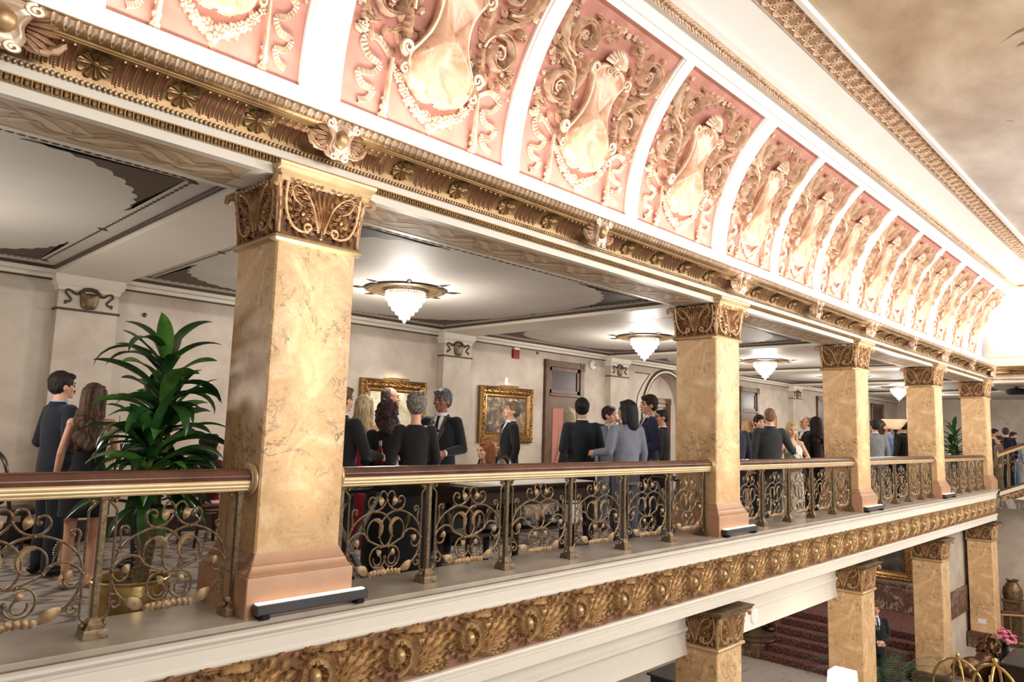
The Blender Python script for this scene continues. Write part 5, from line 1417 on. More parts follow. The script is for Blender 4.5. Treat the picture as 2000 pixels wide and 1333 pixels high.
picture('small gilt picture glowing behind the groom', (18.75, WY-.01, 1.68), 0, .70, .80, .14, 'canvas_meadow')
picture('pale framed picture on the far end wall, at the right edge', (30.98, -.45, 1.75), -pi/2, 1.3, 1.9, .10, 'canvas_plain', False)
picture('dark portrait in a carved gilt frame on the lobby wall below', (18.46, 1.9, -1.47), -pi/2, 1.05, 1.30, .22, 'canvas_dark', False)
# picture lamps
lamp('picture_light_beam', 'SPOT', (4.87, WY-.45, 2.45), 25, (1, .9, .75), .05, aim=(4.87, WY, 1.7), spot=90, blend=.8)
lamp('picture_light_beam', 'SPOT', (7.49, WY-.45, 2.45), 20, (1, .9, .75), .05, aim=(7.49, WY, 1.75), spot=90, blend=.8)
# ------------------------------------------------------------------ small wall fittings
t = thing('fire_alarm', 'small red fire alarm box high on the wall above the pictures', 'alarm', (7.72, WY, 2.89))
m = MB(); m.box(-.085, .085, -.05, 0, -.11, .06, .008); m.build('housing', 'red_paint', t, smooth=20); m = MB(); m.box(-.07, .07, -.06, -.0, .06, .10, .006); m.build('strobe_lens', 'paper', t, smooth=20)
t = thing('wall_switch', 'small white switch plate above the picture with dark figures', 'switch', (7.49, WY, 2.33)); m = MB(); m.box(-.045, .045, -.02, 0, -.07, .07, .006); m.build('plate', 'paper', t, smooth=20)
m = MB(); m.box(-.012, .012, -.026, -.018, -.02, .02, .003); m.build('toggle', 'paper', t, smooth=20)
t = thing('wall_strobe', 'round white alarm globe right of the oak door casing', 'alarm', (10.12, WY, 2.86)); m = MB(); m.ell((0, -.03, 0), (.10, .05, .10), 16, 10); m.build('globe', 'paper', t); m = MB(); m.ell((.01, -.08, 0), (.035, .03, .035), 12, 8); m.build('lens', 'glass', t)
for x, z, lb in ((8.35, 2.95, 'tiny wall sprinkler left of the oak door'), (11.35, 2.93, 'tiny wall sprinkler left of the arch'), (.98, 2.72, 'round plaster sprinkler rose behind the top of the potted plant')):
    t = thing('sprinkler', lb, 'sprinkler', (x, WY, z)); m = MB(); m.lathe([(.03, 0), (.03, .006), (.012, .02), (0, .022)], 14); m2 = MB().merge(m, Matrix.Rotation(pi/2, 4, 'X')); m2.build('rose', 'grey_metal', t); m = MB(); m.cap((0, -.02, 0), (0, -.05, -.01), .008, .012, 8); m.build('nozzle', 'brass_smooth', t)
t = thing('wall_sconce', 'glowing wall sconce behind the man with the faded crew cut', 'lamp', (14.6, WY, 1.72)); m = MB(); m.lathe([(.03, -.08), (.08, -.06), (.11, .02), (.105, .02), (.07, -.05), (.0, -.07)], 20, (0, -.13, 0)); m.build('shade', 'shade_glow', t); m = MB(); m.tube([(0, 0, -.05), (0, -.08, -.12), (0, -.13, -.08)], .012, 8); m.build('bracket', 'brass_smooth', t)
lamp('sconce_light', 'POINT', (14.6, WY-.16, 1.85), 18, WARM, .06)
t = thing('smoke_detector', 'tiny white smoke detector high on the far end wall', 'detector', (31, .35, 2.63)); m = MB(); m.lathe([(0, -.05), (.06, -.04), (.07, 0)], 16); MB().merge(m, Matrix.Rotation(-pi/2, 4, 'Y') @ Matrix.Diagonal((1, 1, -1, 1))).build('cover', 'paper', t)
# ------------------------------------------------------------------ potted plants
def strap_leaf(base, az, el, L, W, droop, twist=0):
    m = MB(); n = 10; rows = []; p = Vector(base); e = el
    for i in range(n+1):
        t_ = i/n; d = Vector((cos(az)*cos(e), sin(az)*cos(e), sin(e))); sd = Vector((-sin(az), cos(az), 0)); up = sd.cross(d)*-1
        w_ = W*(.35+.65*sin(min(1, t_*1.5)*pi/2))*(1-t_**3)*.5+.001; f = .22*w_
        sd2 = (sd*cos(twist*t_)+up*sin(twist*t_))
        rows.append([p-sd2*w_+up*f, p-sd2*w_*.5+up*f*.2, p-up*f*.5, p+sd2*w_*.5+up*f*.2, p+sd2*w_+up*f])
        p = p+d*(L/n); e -= droop/n*(.4+1.2*t_)
    top = rows; bot = [[q-Vector((0, 0, .003)) for q in r] for r in rows]
    m.strip(top); m.strip([r[::-1] for r in bot]); return m
def dracaena(label, loc, potH, potR, tops, nleaf, scale=1, seed=1):
    t = thing('potted_dracaena', label, 'plant', loc); rr = random.Random(seed)
    m = MB(); m.lathe([(potR*.92, 0), (potR*.94, .01), (potR*.98, potH*.5), (potR, potH*.93), (potR*1.04, potH*.95), (potR*1.05, potH*.98), (potR*1.02, potH), (potR*.97, potH*.98), (potR*.95, potH*.85), (0, potH*.85)], 40); m.build('brass_pot', 'brass', t)
    m = MB(); m.lathe([(potR*.94, potH*.86), (0, potH*.88)], 24); m.build('soil', 'soil', t)
    extra = MB()
    for (x, y, z0, z1, n, L) in tops:
        m = MB(); pts = [(x*.5*scale, y*.5, potH*.85), (x*.75*scale, y*.75, (potH+z0)/2), (x*scale, y, z1)]
        m.tube(smoothpath(pts, 6), [.026-.009*i/12 for i in range(13)], 8)
        for q in range(12):
            zz = potH+(z0-potH)*q/12+.05; f = (zz-potH*.85)/(z1-potH*.85); m.lathe([(.024, -.006), (.03, 0), (.024, .006)], 8, (x*(.5+.5*f), y*(.5+.5*f), zz))
        m.build('stem', 'bark', t)
        for k in range(n):
            f = k/(n-1); zz = z0+(z1-z0)*f; az = k*2.39996+rr.uniform(-.3, .3); el = radians(14+44*f**1.5)+rr.uniform(-.12, .2)
            lf = strap_leaf((x*scale, y, zz), az, el, L*rr.uniform(.82, 1.12)*(1-.15*f), rr.uniform(.10, .14)*L/.55, rr.uniform(1.0, 2.1)*(1-.35*f), rr.uniform(-.8, .8))
            if k % 3 == 1 and len(tops) > 2: extra.merge(strap_leaf((x*scale, y, zz+.02), az+1.2, el-.35, L*rr.uniform(.8, 1.1), rr.uniform(.09, .12)*L/.55, rr.uniform(1.6, 2.6), rr.uniform(-.8, .8)))
            lf.build('leaf', 'leaf_light' if rr.random() < .22+.25*f else 'leaf', t, smooth=60)
    if extra.v: extra.build('foliage', 'leaf', t, smooth=60)['kind'] = 'stuff'
    return t
dracaena('tall leafy green plant in a hammered brass pot behind the near balustrade', (-.40, .92, 0), .38, .235, [(.14, .10, .95, 1.88, 44, .54), (.24, .20, .85, 1.55, 30, .46), (.06, .0, .80, 1.30, 24, .52)], 98)
dracaena('leafy green plant seen far off between the last two columns', (21.3, 1.0, 0), .40, .235, [(0, 0, .9, 1.75, 26, .6), (.14, .1, .8, 1.4, 18, .55)], 44, seed=5)
# ------------------------------------------------------------------ furniture at the rail
t = thing('console_table', 'long dark wooden console table behind the longest balustrade', 'table', (4.05, 1.25, 0))
m = MB(); m.box(-1.32, .72, -.26, .26, .80, .84, .006); m.build('top', 'dark_wood', t, smooth=20)
m = MB(); m.box(-1.30, .70, -.24, .24, .66, .80); m.build('apron', 'dark_wood', t, smooth=0)
m = MB(); m.box(-1.28, .68, -.22, .22, .34, .37); m.build('shelf', 'dark_wood', t, smooth=0)
for x in (-1.28, -.62, .66):
    for y in (-.22, .22): m = MB(); m.rings([[(x+sx*w_, y+sy*w_, z) for sx, sy in ((-1, -1), (1, -1), (1, 1), (-1, 1))] for w_, z in ((.022, 0), (.03, .66))], True, True); m.build('leg', 'dark_wood', t, smooth=20)
m = MB(); m.box(-1.2, .68, -.24, .20, .001, .012, .003)
tag(m.build('table_runner', 'paper', None, (4.05, 1.25, .84), 20), 'white cloth runner on the dark console table', 'cloth')
t = thing('ice_bucket', 'white cylinder with a dark printed band on the console shelf', 'bucket', (4.57, 1.23, .37)); m = MB(); m.lathe([(0, 0), (.095, 0), (.105, .25), (.10, .25), (.09, .02), (0, .02)], 28); m.build('drum', 'paper', t); m = MB(); m.lathe([(.1035, .205), (.1055, .205), (.106, .225), (.104, .225), (.1035, .205)], 28); m.build('printed_band', 'dark_paint', t)
PLX = [(3.2, 'left'), (3.72, 'middle'), (4.15, 'right')]
for x, wd in PLX:
    t = thing('serving_dish', 'silver serving dish on the console shelf, %s one of three' % wd, 'dish', (x, 1.2, .37), 0, 'silver dishes on the console shelf'); m = MB(); m.lathe([(0, 0), (.10, 0), (.14, .03), (.135, .035), (0, .035)], 24); m.build('plate', 'grey_metal', t); m = MB(); m.lathe([(.11, .035), (.10, .075), (.06, .10), (0, .108)], 20); m.ell((0, 0, .118), .014, 8, 6); m.build('lid', 'grey_metal', t)
def chair(label, loc, rz, group=None):
    t = thing('side_chair', label, 'chair', loc, rz, group)
    m = MB(); m.box(-.22, .22, -.22, .22, .42, .48, .02); m.build('seat', 'dark_wood', t, smooth=25)
    for x in (-.19, .19):
        m = MB(); m.rings([[(x+sx*w_, .19+sy*w_, z) for sx, sy in ((-1, -1), (1, -1), (1, 1), (-1, 1))] for w_, z in ((.014, 0), (.022, .43))], True, True); m.build('leg', 'dark_wood', t, smooth=20)
        m = MB(); m.tube([(x, -.24, 0), (x, -.19, .43), (x*.95, -.22, .6)], [.016, .022, .018], 8); m.build('leg', 'dark_wood', t)
    m = MB(); m.tube([(.21*sin(a), -.22-.09*(1-cos(a))*.5, .80-.27*cos(a)) for a in [2*pi*i/28 for i in range(29)]], .018, 8); bk = m.build('backrest', 'dark_wood', t)
    m = MB(); m.ell((0, -.245, .80), (.19, .018, .25), 18, 10); m.build('back_pad', 'plaster', bk)
    return t
chair('dark round-backed chair at the far left edge of the photo', (-.30, 4.55, 0), radians(-70))
chair('dark chair under the seated auburn-haired woman', (4.26, 2.4, 0), radians(72), 'chairs at the small table')
chair('dark chair under the seated woman facing the camera', (5.61, 3.6, 0), radians(145), 'chairs at the small table')
chair('dark chair under the seated woman in burgundy', (1.50, 4.15, 0), radians(-85))
t = thing('round_table', 'small round table with a white top beside the seated auburn-haired woman', 'table', (3.92, 2.95, 0)); m = MB(); m.lathe([(0, .72), (.38, .72), (.39, .735), (.38, .75), (0, .75)], 32); m.build('top', 'paper', t); m = MB(); m.lathe([(.2, 0), (.2, .02), (.04, .05), (.035, .72)], 20); m.build('pedestal', 'black_metal', t)
t = thing('flower_vase', 'glass vase with purple tulips on the small round table', 'vase', (3.90, 2.72, .75)); m = MB(); m.lathe([(.03, 0), (.04, .01), (.045, .2), (.042, .2), (.036, .015), (0, .012)], 20); m.build('vase', 'glass', t)
for k, (dx, dz) in enumerate(((-.06, .34), (.0, .30), (.04, .27))):
    m = MB(); m.tube([(0, 0, .02), (dx*.4, 0, .18), (dx, 0, dz)], .005, 6); st = m.build('stem', 'leaf_light', t); m = MB(); m.ell((dx, 0, dz+.02), (.016, .016, .026), 8, 6); m.build('tulip', simple('tulip_purple', (92, 70, 130), .5) if k == 0 else 'tulip_purple', st)
def folding_stand(label, loc, rz):
    t = thing('tray_stand', label, 'tray stand', loc, rz)
    for y in (-.2, .2):
        for s in (-1, 1):
            m = MB(); m.tube([(s*-.26, y, .02), (s*.26, y, .86)], .017, 8, 1.6); m.build('leg', 'grey_metal', t)
    for x, z in ((-.26, .86), (.26, .86)): m = MB(); m.tube([(x, -.22, z), (x, .22, z)], .014, 8); m.build('crossbar', 'grey_metal', t)
    return t
folding_stand('grey folding tray stand at the left end of the longest balustrade', (1.18, .92, 0), 0)
folding_stand('grey folding tray stand in front of the tall man in blue', (5.52, .68, 0), .0)
def tray(label, loc):
    t = thing('serving_tray', label, 'tray', loc); m = MB(); m.lathe([(0, 0), (.25, 0), (.27, .025), (.26, .028), (.245, .01), (0, .01)], 32); tr_ = m.build('tray', 'black_metal', t); m = MB(); m.tube([(.265*cos(a), .265*sin(a), .027) for a in [2*pi*i/32 for i in range(33)]], .006, 6); m.build('rim', 'grey_metal', t); return t
tray('black oval serving tray on the left tray stand', (1.18, .92, .882)); tray('black serving tray with glasses on the right tray stand', (5.52, .68, .882))
for k, (x, y, h, r) in enumerate(((5.36, .60, .12, .035), (5.52, .68, .22, .06), (5.64, .58, .12, .035), (5.64, .80, .11, .035))):
    lb = ['short tumbler with a straw on the serving tray, leftmost of the glassware', 'tall glass pitcher on the serving tray by the second column', 'short tumbler just right of the glass pitcher', 'tumbler on the serving tray farthest from the rail'][k]
    t = thing('glass_pitcher' if k == 1 else 'tumbler', lb, 'pitcher' if k == 1 else 'glass', (x, y, .893)); m = MB(); m.lathe([(0, 0), (r*.85, 0), (r, h*.3), (r*.8, h*.8), (r*.95, h), (r*.9, h), (r*.75, h*.8), (r*.93, h*.3), (r*.8, .008), (0, .008)] if k == 1 else [(0, 0), (r*.8, 0), (r, h), (r*.94, h), (r*.75, .01), (0, .01)], 24); m.build('vessel', 'glass', t)
    if k == 1: m = MB(); m.tube(smoothpath([(r*.85, 0, h*.85), (r*1.6, 0, h*.8), (r*1.6, 0, h*.4), (r, 0, h*.3)], 5), .007, 8); m.build('handle', 'glass', t)
    if k == 0: m = MB(); m.tube([(0, 0, .02), (-.05, 0, .17)], .004, 6); m.build('straw', 'petal_white', t)
# glass panes of white sprigs: corsage left on rail tray
t = thing('corsage', 'small white flower corsage on the tray by the woman in black lace', 'flowers', (1.30, .75, .893)); 
for k in range(6):
    m = MB(); flower(m, .03*cos(k), .03*sin(k), .022, 0, 5, k); m.build('blossom', 'petal_white', t)
m = MB()
for k in range(6): m.merge(strap_leaf((0, 0, .01), k*1.05, .5, .09, .025, .8))
m.build('leaf', 'leaf_light', t)
# things the guests hold
t = thing('wine_bottle', 'small wine bottle with a white label held by the man at the column', 'bottle', (1.86, 1.33, 1.12)); m = MB(); m.lathe([(0, -.05), (.030, -.05), (.031, .06), (.014, .10), (.013, .16), (0, .16)], 20); m.build('bottle', 'red_paint', t); m = MB(); m.lathe([(.0315, .0), (.0318, .05)], 20); m.build('paper_label', 'paper', t); m = MB(); m.lathe([(.0145, .12), (.0145, .165), (0, .166)], 14); m.build('foil', 'paper', t)
m = MB(); m.lathe([(0, 0), (.028, 0), (.034, .11), (.031, .11), (.026, .006), (0, .006)], 18); o = tag(m.build('beer_glass', 'glass', None, (6.50, 2.05, 1.56)), 'glass raised to the mouth of the young man in grey', 'glass'); o.rotation_euler = (.9, .3, 0)
t = thing('bridal_bouquet', 'round bouquet of white roses held by the bride', 'bouquet', (9.05, .42, 1.20)); rr = random.Random(2)
for k in range(16):
    a = k*2.4; r = .075*sqrt((k+.5)/16)*1.35; m = MB(); p = Vector((r*cos(a), -.04+.05*(1-(r/.11)**2)*-1, r*sin(a))); m.ell(p, .036, 8, 6)
    for q in range(5): m.ell(p+Vector((.022*cos(q*1.26), -.016, .022*sin(q*1.26))), (.02, .012, .02), 6, 4)
    m.build('rose', 'petal_white', t)
m = MB()
for k in range(10): m.merge(strap_leaf((0, 0, 0), k*.63, -.2, .15, .05, .6))
m.build('leaf', 'leaf_light', t)
m = MB(); m.cap((0, 0, -.05), (0, .02, -.16), .025, .016, 8); m.build('stem_wrap', 'paper', t)
t = thing('chain_strap_bag', 'black evening bag on a gold chain over the shoulder of the long-haired woman', 'bag', (-.02, 2.48, .90)); m = MB(); m.box(-.10, .10, -.025, .025, -.07, .07, .02); m.build('bag', 'black_metal', t, smooth=25)
m = MB()
for k in range(36): q = k/35; m.ell((-.08+.03*q, -.03*sin(q*3), .07+.47*q), .006, 6, 4)
m.build('chain', 'brass_smooth', t)
# easel-back frames on a table by the third column
t = thing('display_table', 'dark cloth covered table by the third column', 'table', (10.62, 1.08, 0)); m = MB(); m.box(-.35, .35, -.25, .25, .70, .74, .008); m.build('top', 'black_metal', t, smooth=20); m = MB(); m.rings([[(sx*w_, sy*d, z) for sx, sy in ((-1, -1), (1, -1), (1, 1), (-1, 1))] for w_, d, z in ((.37, .27, .02), (.355, .255, .70))], True, True); m.build('cloth', 'black_metal', t, smooth=20)
for k, (x, y, h, a, lb) in enumerate(((10.60, 1.0, .52, .25, 'grey easel-back picture frame beside the third column, taller one'), (10.85, .95, .34, .5, 'grey easel-back picture frame beside the third column, shorter one'))):
    t = thing('easel_frame', lb, 'picture frame', (x, y, .742), a); m = MB(); m.box(-.14, .14, -.012, .012, 0, h, .004); m2 = MB().merge(m, Matrix.Rotation(-.2, 4, 'X')); m2.build('backboard', 'grey_metal', t, smooth=20); m = MB(); m.box(-.03, .03, -.006, .006, 0, h*.8, .002); MB().merge(m, Matrix.Translation((0, -.13, 0)) @ Matrix.Rotation(.12, 4, 'X')).build('strut', 'black_metal', t, smooth=20)
t = thing('torchiere_lamp', 'floor lamp with a glowing bowl shade behind the balustrade before the fourth column', 'lamp', (15.6, .86, 0)); m = MB(); m.lathe([(0, 0), (.15, 0), (.15, .02), (.05, .05), (.02, .10), (.018, .7), (.03, .75), (.018, .8), (.018, 1.3), (.035, 1.36), (.018, 1.42), (.02, 1.62), (.06, 1.68), (0, 1.70)], 20); m.build('pole', 'black_metal', t); m = MB(); m.lathe([(.03, 1.68), (.10, 1.70), (.17, 1.77), (.22, 1.85), (.285, 1.90), (.29, 1.91), (.275, 1.91), (.21, 1.865), (.16, 1.79), (.0, 1.72)], 32); m.build('bowl_shade', 'torch_glow', t)
lamp('torchiere_light', 'POINT', (15.6, .86, 2.05), 30, WARM, .08)
# ceiling speakers beyond the last column
for x, y, lb in ((23.6, -.15, 'black ceiling loudspeaker beyond the last column, left of two'), (23.6, -1.15, 'black ceiling loudspeaker at the right edge beyond the last column')):
    t = thing('loudspeaker', lb, 'loudspeaker', (x, y, 3.0)); m = MB(); m.lathe([(.05, .135), (.05, .10), (.24, .06), (.25, -.06), (.2, -.1), (0, -.1)], 20); m.build('housing', 'black_metal', t); m = MB(); m.lathe([(.0, -.101), (.19, -.101), (.19, -.106), (0, -.108)], 20); m.build('grille', 'grey_metal', t)
# ------------------------------------------------------------------ stair rising at the far end of the mezzanine
t = thing('stair_flight', 'stair flight with gilt frieze stringer rising to the right beyond the last column', 'stair', (XL+.04, -.10, 0))
SL = .44
m = MB()
def srow(x, z0, z1): return [[(x, 0, z0), (x, -5, z0+5*SL)], [(x, 0, z1), (x, -5, z1+5*SL)]]
m.add([(0, 0, -.28), (0, -5, -.28+5*SL), (0, -5, .20+5*SL), (0, 0, .20), (.12, 0, -.28), (.12, -5, -.28+5*SL), (.12, -5, .20+5*SL), (.12, 0, .20)], [(0, 1, 2, 3), (4, 7, 6, 5), (3, 2, 6, 7), (0, 4, 5, 1), (0, 3, 7, 4), (1, 5, 6, 2)])
st = m.build('stringer', 'cream', t, smooth=0)
m = MB(); m.add([(-.012, 0, -.14), (-.012, -5, -.14+5*SL), (-.012, -5, .06+5*SL), (-.012, 0, .06), (.0, 0, -.14), (.0, -5, -.14+5*SL), (.0, -5, .06+5*SL), (.0, 0, .06)], [(0, 1, 2, 3), (4, 7, 6, 5), (3, 2, 6, 7), (0, 4, 5, 1)]); fz = m.build('frieze', 'urn_bronze', st, smooth=0)
m = MB(); rr = random.Random(8)
for k in range(170): y = rr.uniform(-1.6, -.05); m.ell((-.016, y, -y*SL+rr.uniform(-.11, .03)), (.014, rr.uniform(.02, .04), .02), 6, 4)
m.build('scroll_relief', 'gold_frieze', fz)
m = MB(); m.add([(-.02, 0, .16), (-.02, -5, .16+5*SL), (-.02, -5, .22+5*SL), (-.02, 0, .22), (.16, 0, .16), (.16, -5, .16+5*SL), (.16, -5, .22+5*SL), (.16, 0, .22)], [(0, 1, 2, 3), (4, 7, 6, 5), (3, 2, 6, 7), (0, 4, 5, 1)]); m.build('coping', 'urn_bronze', st, smooth=0)
for k in range(12):
    m = MB(); m.box(.12, 1.8, -.30*(k+1)-.25, -.30*k-.25, -.1+.30*SL*k, .30*SL*(k+1)); m.build('step', 'carpet', t, smooth=0)
m = MB(); prof = [(-.07, .02), (-.072, .05), (-.05, .09), (0, .10), (.05, .09), (.072, .05), (.07, .02)]
m.rings([[(.06+a, y, 1.13-(y)*SL+b) for a, b in prof] for y in (.02, -5)], True, True); m.build('handrail', 'rail_wood', t)
m = MB(); prof = [(-.05, -.05), (-.065, -.02), (-.065, .02), (.065, .02), (.065, -.02), (.05, -.05)]
m.rings([[(.06+a, y, 1.13-y*SL+b) for a, b in prof] for y in (.02, -5)], True, True); m.build('brass_band', 'rail_brass', t, smooth=25)
m = MB(); m.lathe([(0, 0), (.10, 0), (.10, .02), (.08, .03), (0, .03)], 20); MB().merge(m, Matrix.Translation((.06, .01, 1.15)) @ Matrix.Rotation(pi/2, 4, 'X')).build('end_rosette', 'rail_brass', t)
for k in range(6):
    y = -.22-.5*k; m = MB(); m.box(.035, .085, y-.025, y+.025, .2-y*SL, 1.1-y*SL); m.build('post', 'rail_iron', t, smooth=0)
    if k < 5:
        g = MB()
        for s in (-1, 1):
            g.tube([(.06, y-.25+s*u, .75-(y-.25+s*u*0)*SL+v-.15) for u, v in smoothpath([(.22, -.25), (.21, .1), (.10, .18), (.02, .05), (.09, -.06), (.15, .03)], 6)], .009, 6)
            g.tube([(.06, y-.25+s*.10+.075*cos(a), .58-(y-.25)*SL+.085*sin(a)) for a in [2*pi*i/20 for i in range(21)]], .008, 6); g.tube([(.06, y-.25+s*.10+.10*cos(a), .85-(y-.25)*SL+.11*sin(a)) for a in [2*pi*i/20 for i in range(21)]], .008, 6)
        g.build('scroll_panel', 'rail_iron', t)
# ------------------------------------------------------------------ lobby
t = thing('lobby_stair', 'red patterned carpeted marble steps rising in the lobby below', 'stair', (14.8, 0, ZF))
for k in range(6):
    m = MB(); m.box(.32*k, 3.66, .75, 3.75, .15*k, .15*(k+1), .012); m.build('step', 'red_carpet', t, smooth=20)
m = MB(); m.box(-.05, .9, 3.75, 4.6, 0, .34, .03); m.build('pedestal', 'marble_red', t, smooth=20)
m = MB(); m.box(.9, 3.66, 3.75, 4.0, 0, 1.35, .02); m.box(.9, 3.66, 3.72, 4.03, 1.35, 1.42, .01); m.build('side_wall', 'marble_red', t, smooth=20)
# bronze lions
def lion(label, loc, rz, base=True):
    t = thing('lion_statue', label, 'statue', loc, rz); m = MB()
    m.ell((0, -.25, .52), (.19, .36, .21), 16, 10); m.ell((0, .10, .60), (.19, .22, .25), 14, 10); m.ell((0, -.48, .50), (.17, .2, .2), 12, 8)
    for s in (-1, 1):
        m.cap((s*.13, .18, .55), (s*.14, .22, .12), .09, .06); m.ell((s*.14, .27, .06), (.075, .12, .06), 12, 8)
        for q in (-1, 0, 1): m.ell((s*.14+q*.042, .36, .05), (.024, .04, .035), 8, 6)
        m.cap((s*.13, -.50, .48), (s*.16, -.34, .24), .12, .08); m.cap((s*.16, -.34, .24), (s*.15, -.52, .10), .07, .05); m.ell((s*.15, -.44, .06), (.07, .12, .06), 12, 8)
    m.cap((0, .15, .72), (0, .26, .90), .17, .15); m.ell((0, .30, .95), (.13, .15, .14), 14, 10); m.ell((0, .42, .91), (.075, .09, .07), 12, 8); m.ell((0, .49, .935), (.04, .03, .025), 8, 6); m.ell((0, .43, .85), (.05, .06, .03), 10, 6)
    for s in (-1, 1): m.ell((s*.11, .26, 1.08), (.035, .025, .04), 8, 6); m.ell((s*.055, .40, .985), (.03, .03, .02), 8, 6)
    m.tube([(0, -.62, .5), (0, -.74, .35), (.05, -.72, .15), (.15, -.6, .08)], [.035, .03, .025, .04], 8)
    b = voxel(m, 'body', 'lion_bronze', .016, t, 2)
    m = MB(); rr = random.Random(6)
    for k in range(90):
        a = rr.uniform(0, 2*pi); e = rr.uniform(-1.0, 1.3); c = Vector((0, .20, .90)); d = Vector((cos(a)*cos(e), sin(a)*cos(e)*.8, sin(e)))
        if d.y > .45: continue
        p = c+Vector((d.x*.20, d.y*.22, d.z*.24)); m.cap(p, p+d*.04+Vector((0, -.02, -.05)), .035, .012, 6)
    voxel(m, 'mane', 'lion_bronze', .014, t, 1)
    if base: m = MB(); m.lathe([(0, -.14), (.52, -.14), (.54, -.12), (.50, -.10), (.50, -.03), (.53, 0), (0, 0)], 32); m.build('plinth', 'urn_bronze', t)
    return t
lo = lion('bronze lion on a round plinth at the foot of the lobby steps', (15.25, 4.15, ZF+.48), radians(60))
t2_ = copy_tree(lo, None, 'bronze lion seen from above beside the pink flowers at lower right'); t2_.location = (15.5, -.64, ZF+.22); t2_.rotation_euler = (0, 0, radians(-120))
m = MB(); m.box(-.55, .55, -.42, .42, 0, .08, .01); tag(m.build('statue_base', 'dark_wood', None, (15.5, -.64, ZF), 20), 'dark low base under the lion beside the flowers', 'base')
t = thing('concierge_desk', 'dark green and wood desk at the lower right corner', 'desk', (15.5, -1.45, ZF)); m = MB(); m.box(-.5, .9, -.6, .35, .06, .98, .01); m.build('body', 'dark_wood', t, smooth=20); m = MB(); m.box(-.56, .96, -.66, .41, .98, 1.03, .012); m.build('top', 'black_counter', t, smooth=20); m = MB(); m.box(-.46, .86, -.56, .31, 0, .06); m.build('kick_base', 'black_metal', t, smooth=0)
t = thing('brass_rail_stand', 'small brass stand on the desk at the lower right corner', 'stand', (15.55, -1.6, ZF+1.03))
m = MB(); m.box(-.04, .04, -.32, .32, .28, .31, .006); m.build('top_rail', 'brass_smooth', t, smooth=20)
for y in (-.2, 0, .2): m = MB(); m.tube([(0, y, 0), (0, y, .29)], .012, 8); m.build('rod', 'brass_smooth', t)
t = thing('flower_arrangement', 'bunch of pink flowers in a vase beside the bronze lion', 'flowers', (16.75, -.80, ZF+.85)); rr = random.Random(9)
m = MB(); m.lathe([(0, -.3), (.10, -.3), (.13, -.1), (.08, .06), (.09, .1), (.08, .1), (0, .05)], 20); m.build('vase', 'black_counter', t)
for k in range(46):
    a = rr.uniform(0, 6.28); e = rr.uniform(.0, 1.5); r = rr.uniform(.17, .25); p = Vector((r*cos(a)*cos(e), r*sin(a)*cos(e), .2+r*sin(e)))
    m = MB(); flower(m, 0, 0, rr.uniform(.03, .05), 0, 6, k); m2 = MB().merge(m, Matrix.Translation(p) @ p.to_track_quat('Z', 'Y').to_matrix().to_4x4()); m2.build('blossom', 'petal_pink', t)
for k in range(24): strap_leaf((0, 0, .1), k*.7, rr.uniform(.1, 1.2), rr.uniform(.2, .3), .05, .8).build('leaf', 'leaf', t)
m = MB(); m.box(-.2, .2, -.2, .2, 0, .55, .01); tag(m.build('flower_stand', 'dark_wood', None, (16.75, -.80, ZF), 20), 'dark stand under the vase of pink flowers', 'stand')
def cart(label, loc, rz):
    t = thing('luggage_cart', label, 'luggage cart', loc, rz, 'brass luggage carts')
    m = MB(); m.box(-.55, .55, -.30, .30, .18, .24, .02); m.build('deck', 'red_carpet', t, smooth=20)
    for x in (-.45, .45):
        for y in (-.22, .22): m = MB(); m.lathe([(0, -.02), (.09, -.02), (.09, .02), (0, .02)], 16); MB().merge(m, Matrix.Translation((x, y, .09)) @ Matrix.Rotation(pi/2, 4, 'X')).build('wheel', 'black_metal', t); m = MB(); m.cap((x, y, .09), (x, y, .2), .02, .02, 8); m.build('caster_fork', 'brass_smooth', t)
    for s in (-1, 1):
        pts = [(s*.52, -.27, .24), (s*.52, -.27, 1.05)]+[(s*.52*cos(a), -.27*cos(a), 1.05+.72*sin(a)) for a in [i/12*pi/2 for i in range(1, 13)]]
        m = MB(); m.tube(pts, .028, 10); m.build('hoop', 'brass_smooth', t)
        pts = [(s*.52, .27, .24), (s*.52, .27, 1.05)]+[(s*.52*cos(a), .27*cos(a), 1.05+.72*sin(a)) for a in [i/12*pi/2 for i in range(1, 13)]]
        m = MB(); m.tube(pts, .028, 10); m.build('hoop', 'brass_smooth', t)
    m = MB(); m.lathe([(0, 1.74), (.04, 1.75), (.05, 1.78), (.02, 1.80), (.045, 1.83), (.052, 1.86), (.03, 1.90), (0, 1.915)], 18); m.build('finial', 'brass_smooth', t)
    return t
c1_ = cart('brass luggage cart at the lower right corner, nearer one with a ball finial', (12.52, -1.45, ZF), .5); c1_.scale = (.88, .88, .88)
c2_ = copy_tree(c1_, None, 'brass luggage cart at lower right, farther one beside the third lower column'); c2_.location = (13.3, -.72, ZF); c2_.scale = (.76, .76, .76); c2_.rotation_euler = (0, 0, .9)
t = thing('waste_bin', 'tan cylindrical bin behind the luggage carts', 'bin', (14.72, -.42, ZF)); m = MB(); m.lathe([(0, 0), (.17, 0), (.18, .62), (.16, .62), (.15, .05), (0, .05)], 24); m.build('drum', 'cardboard', t); m = MB(); m.lathe([(.15, .60), (.1, .64), (0, .65)], 20); m.build('lid', 'grey_metal', t)
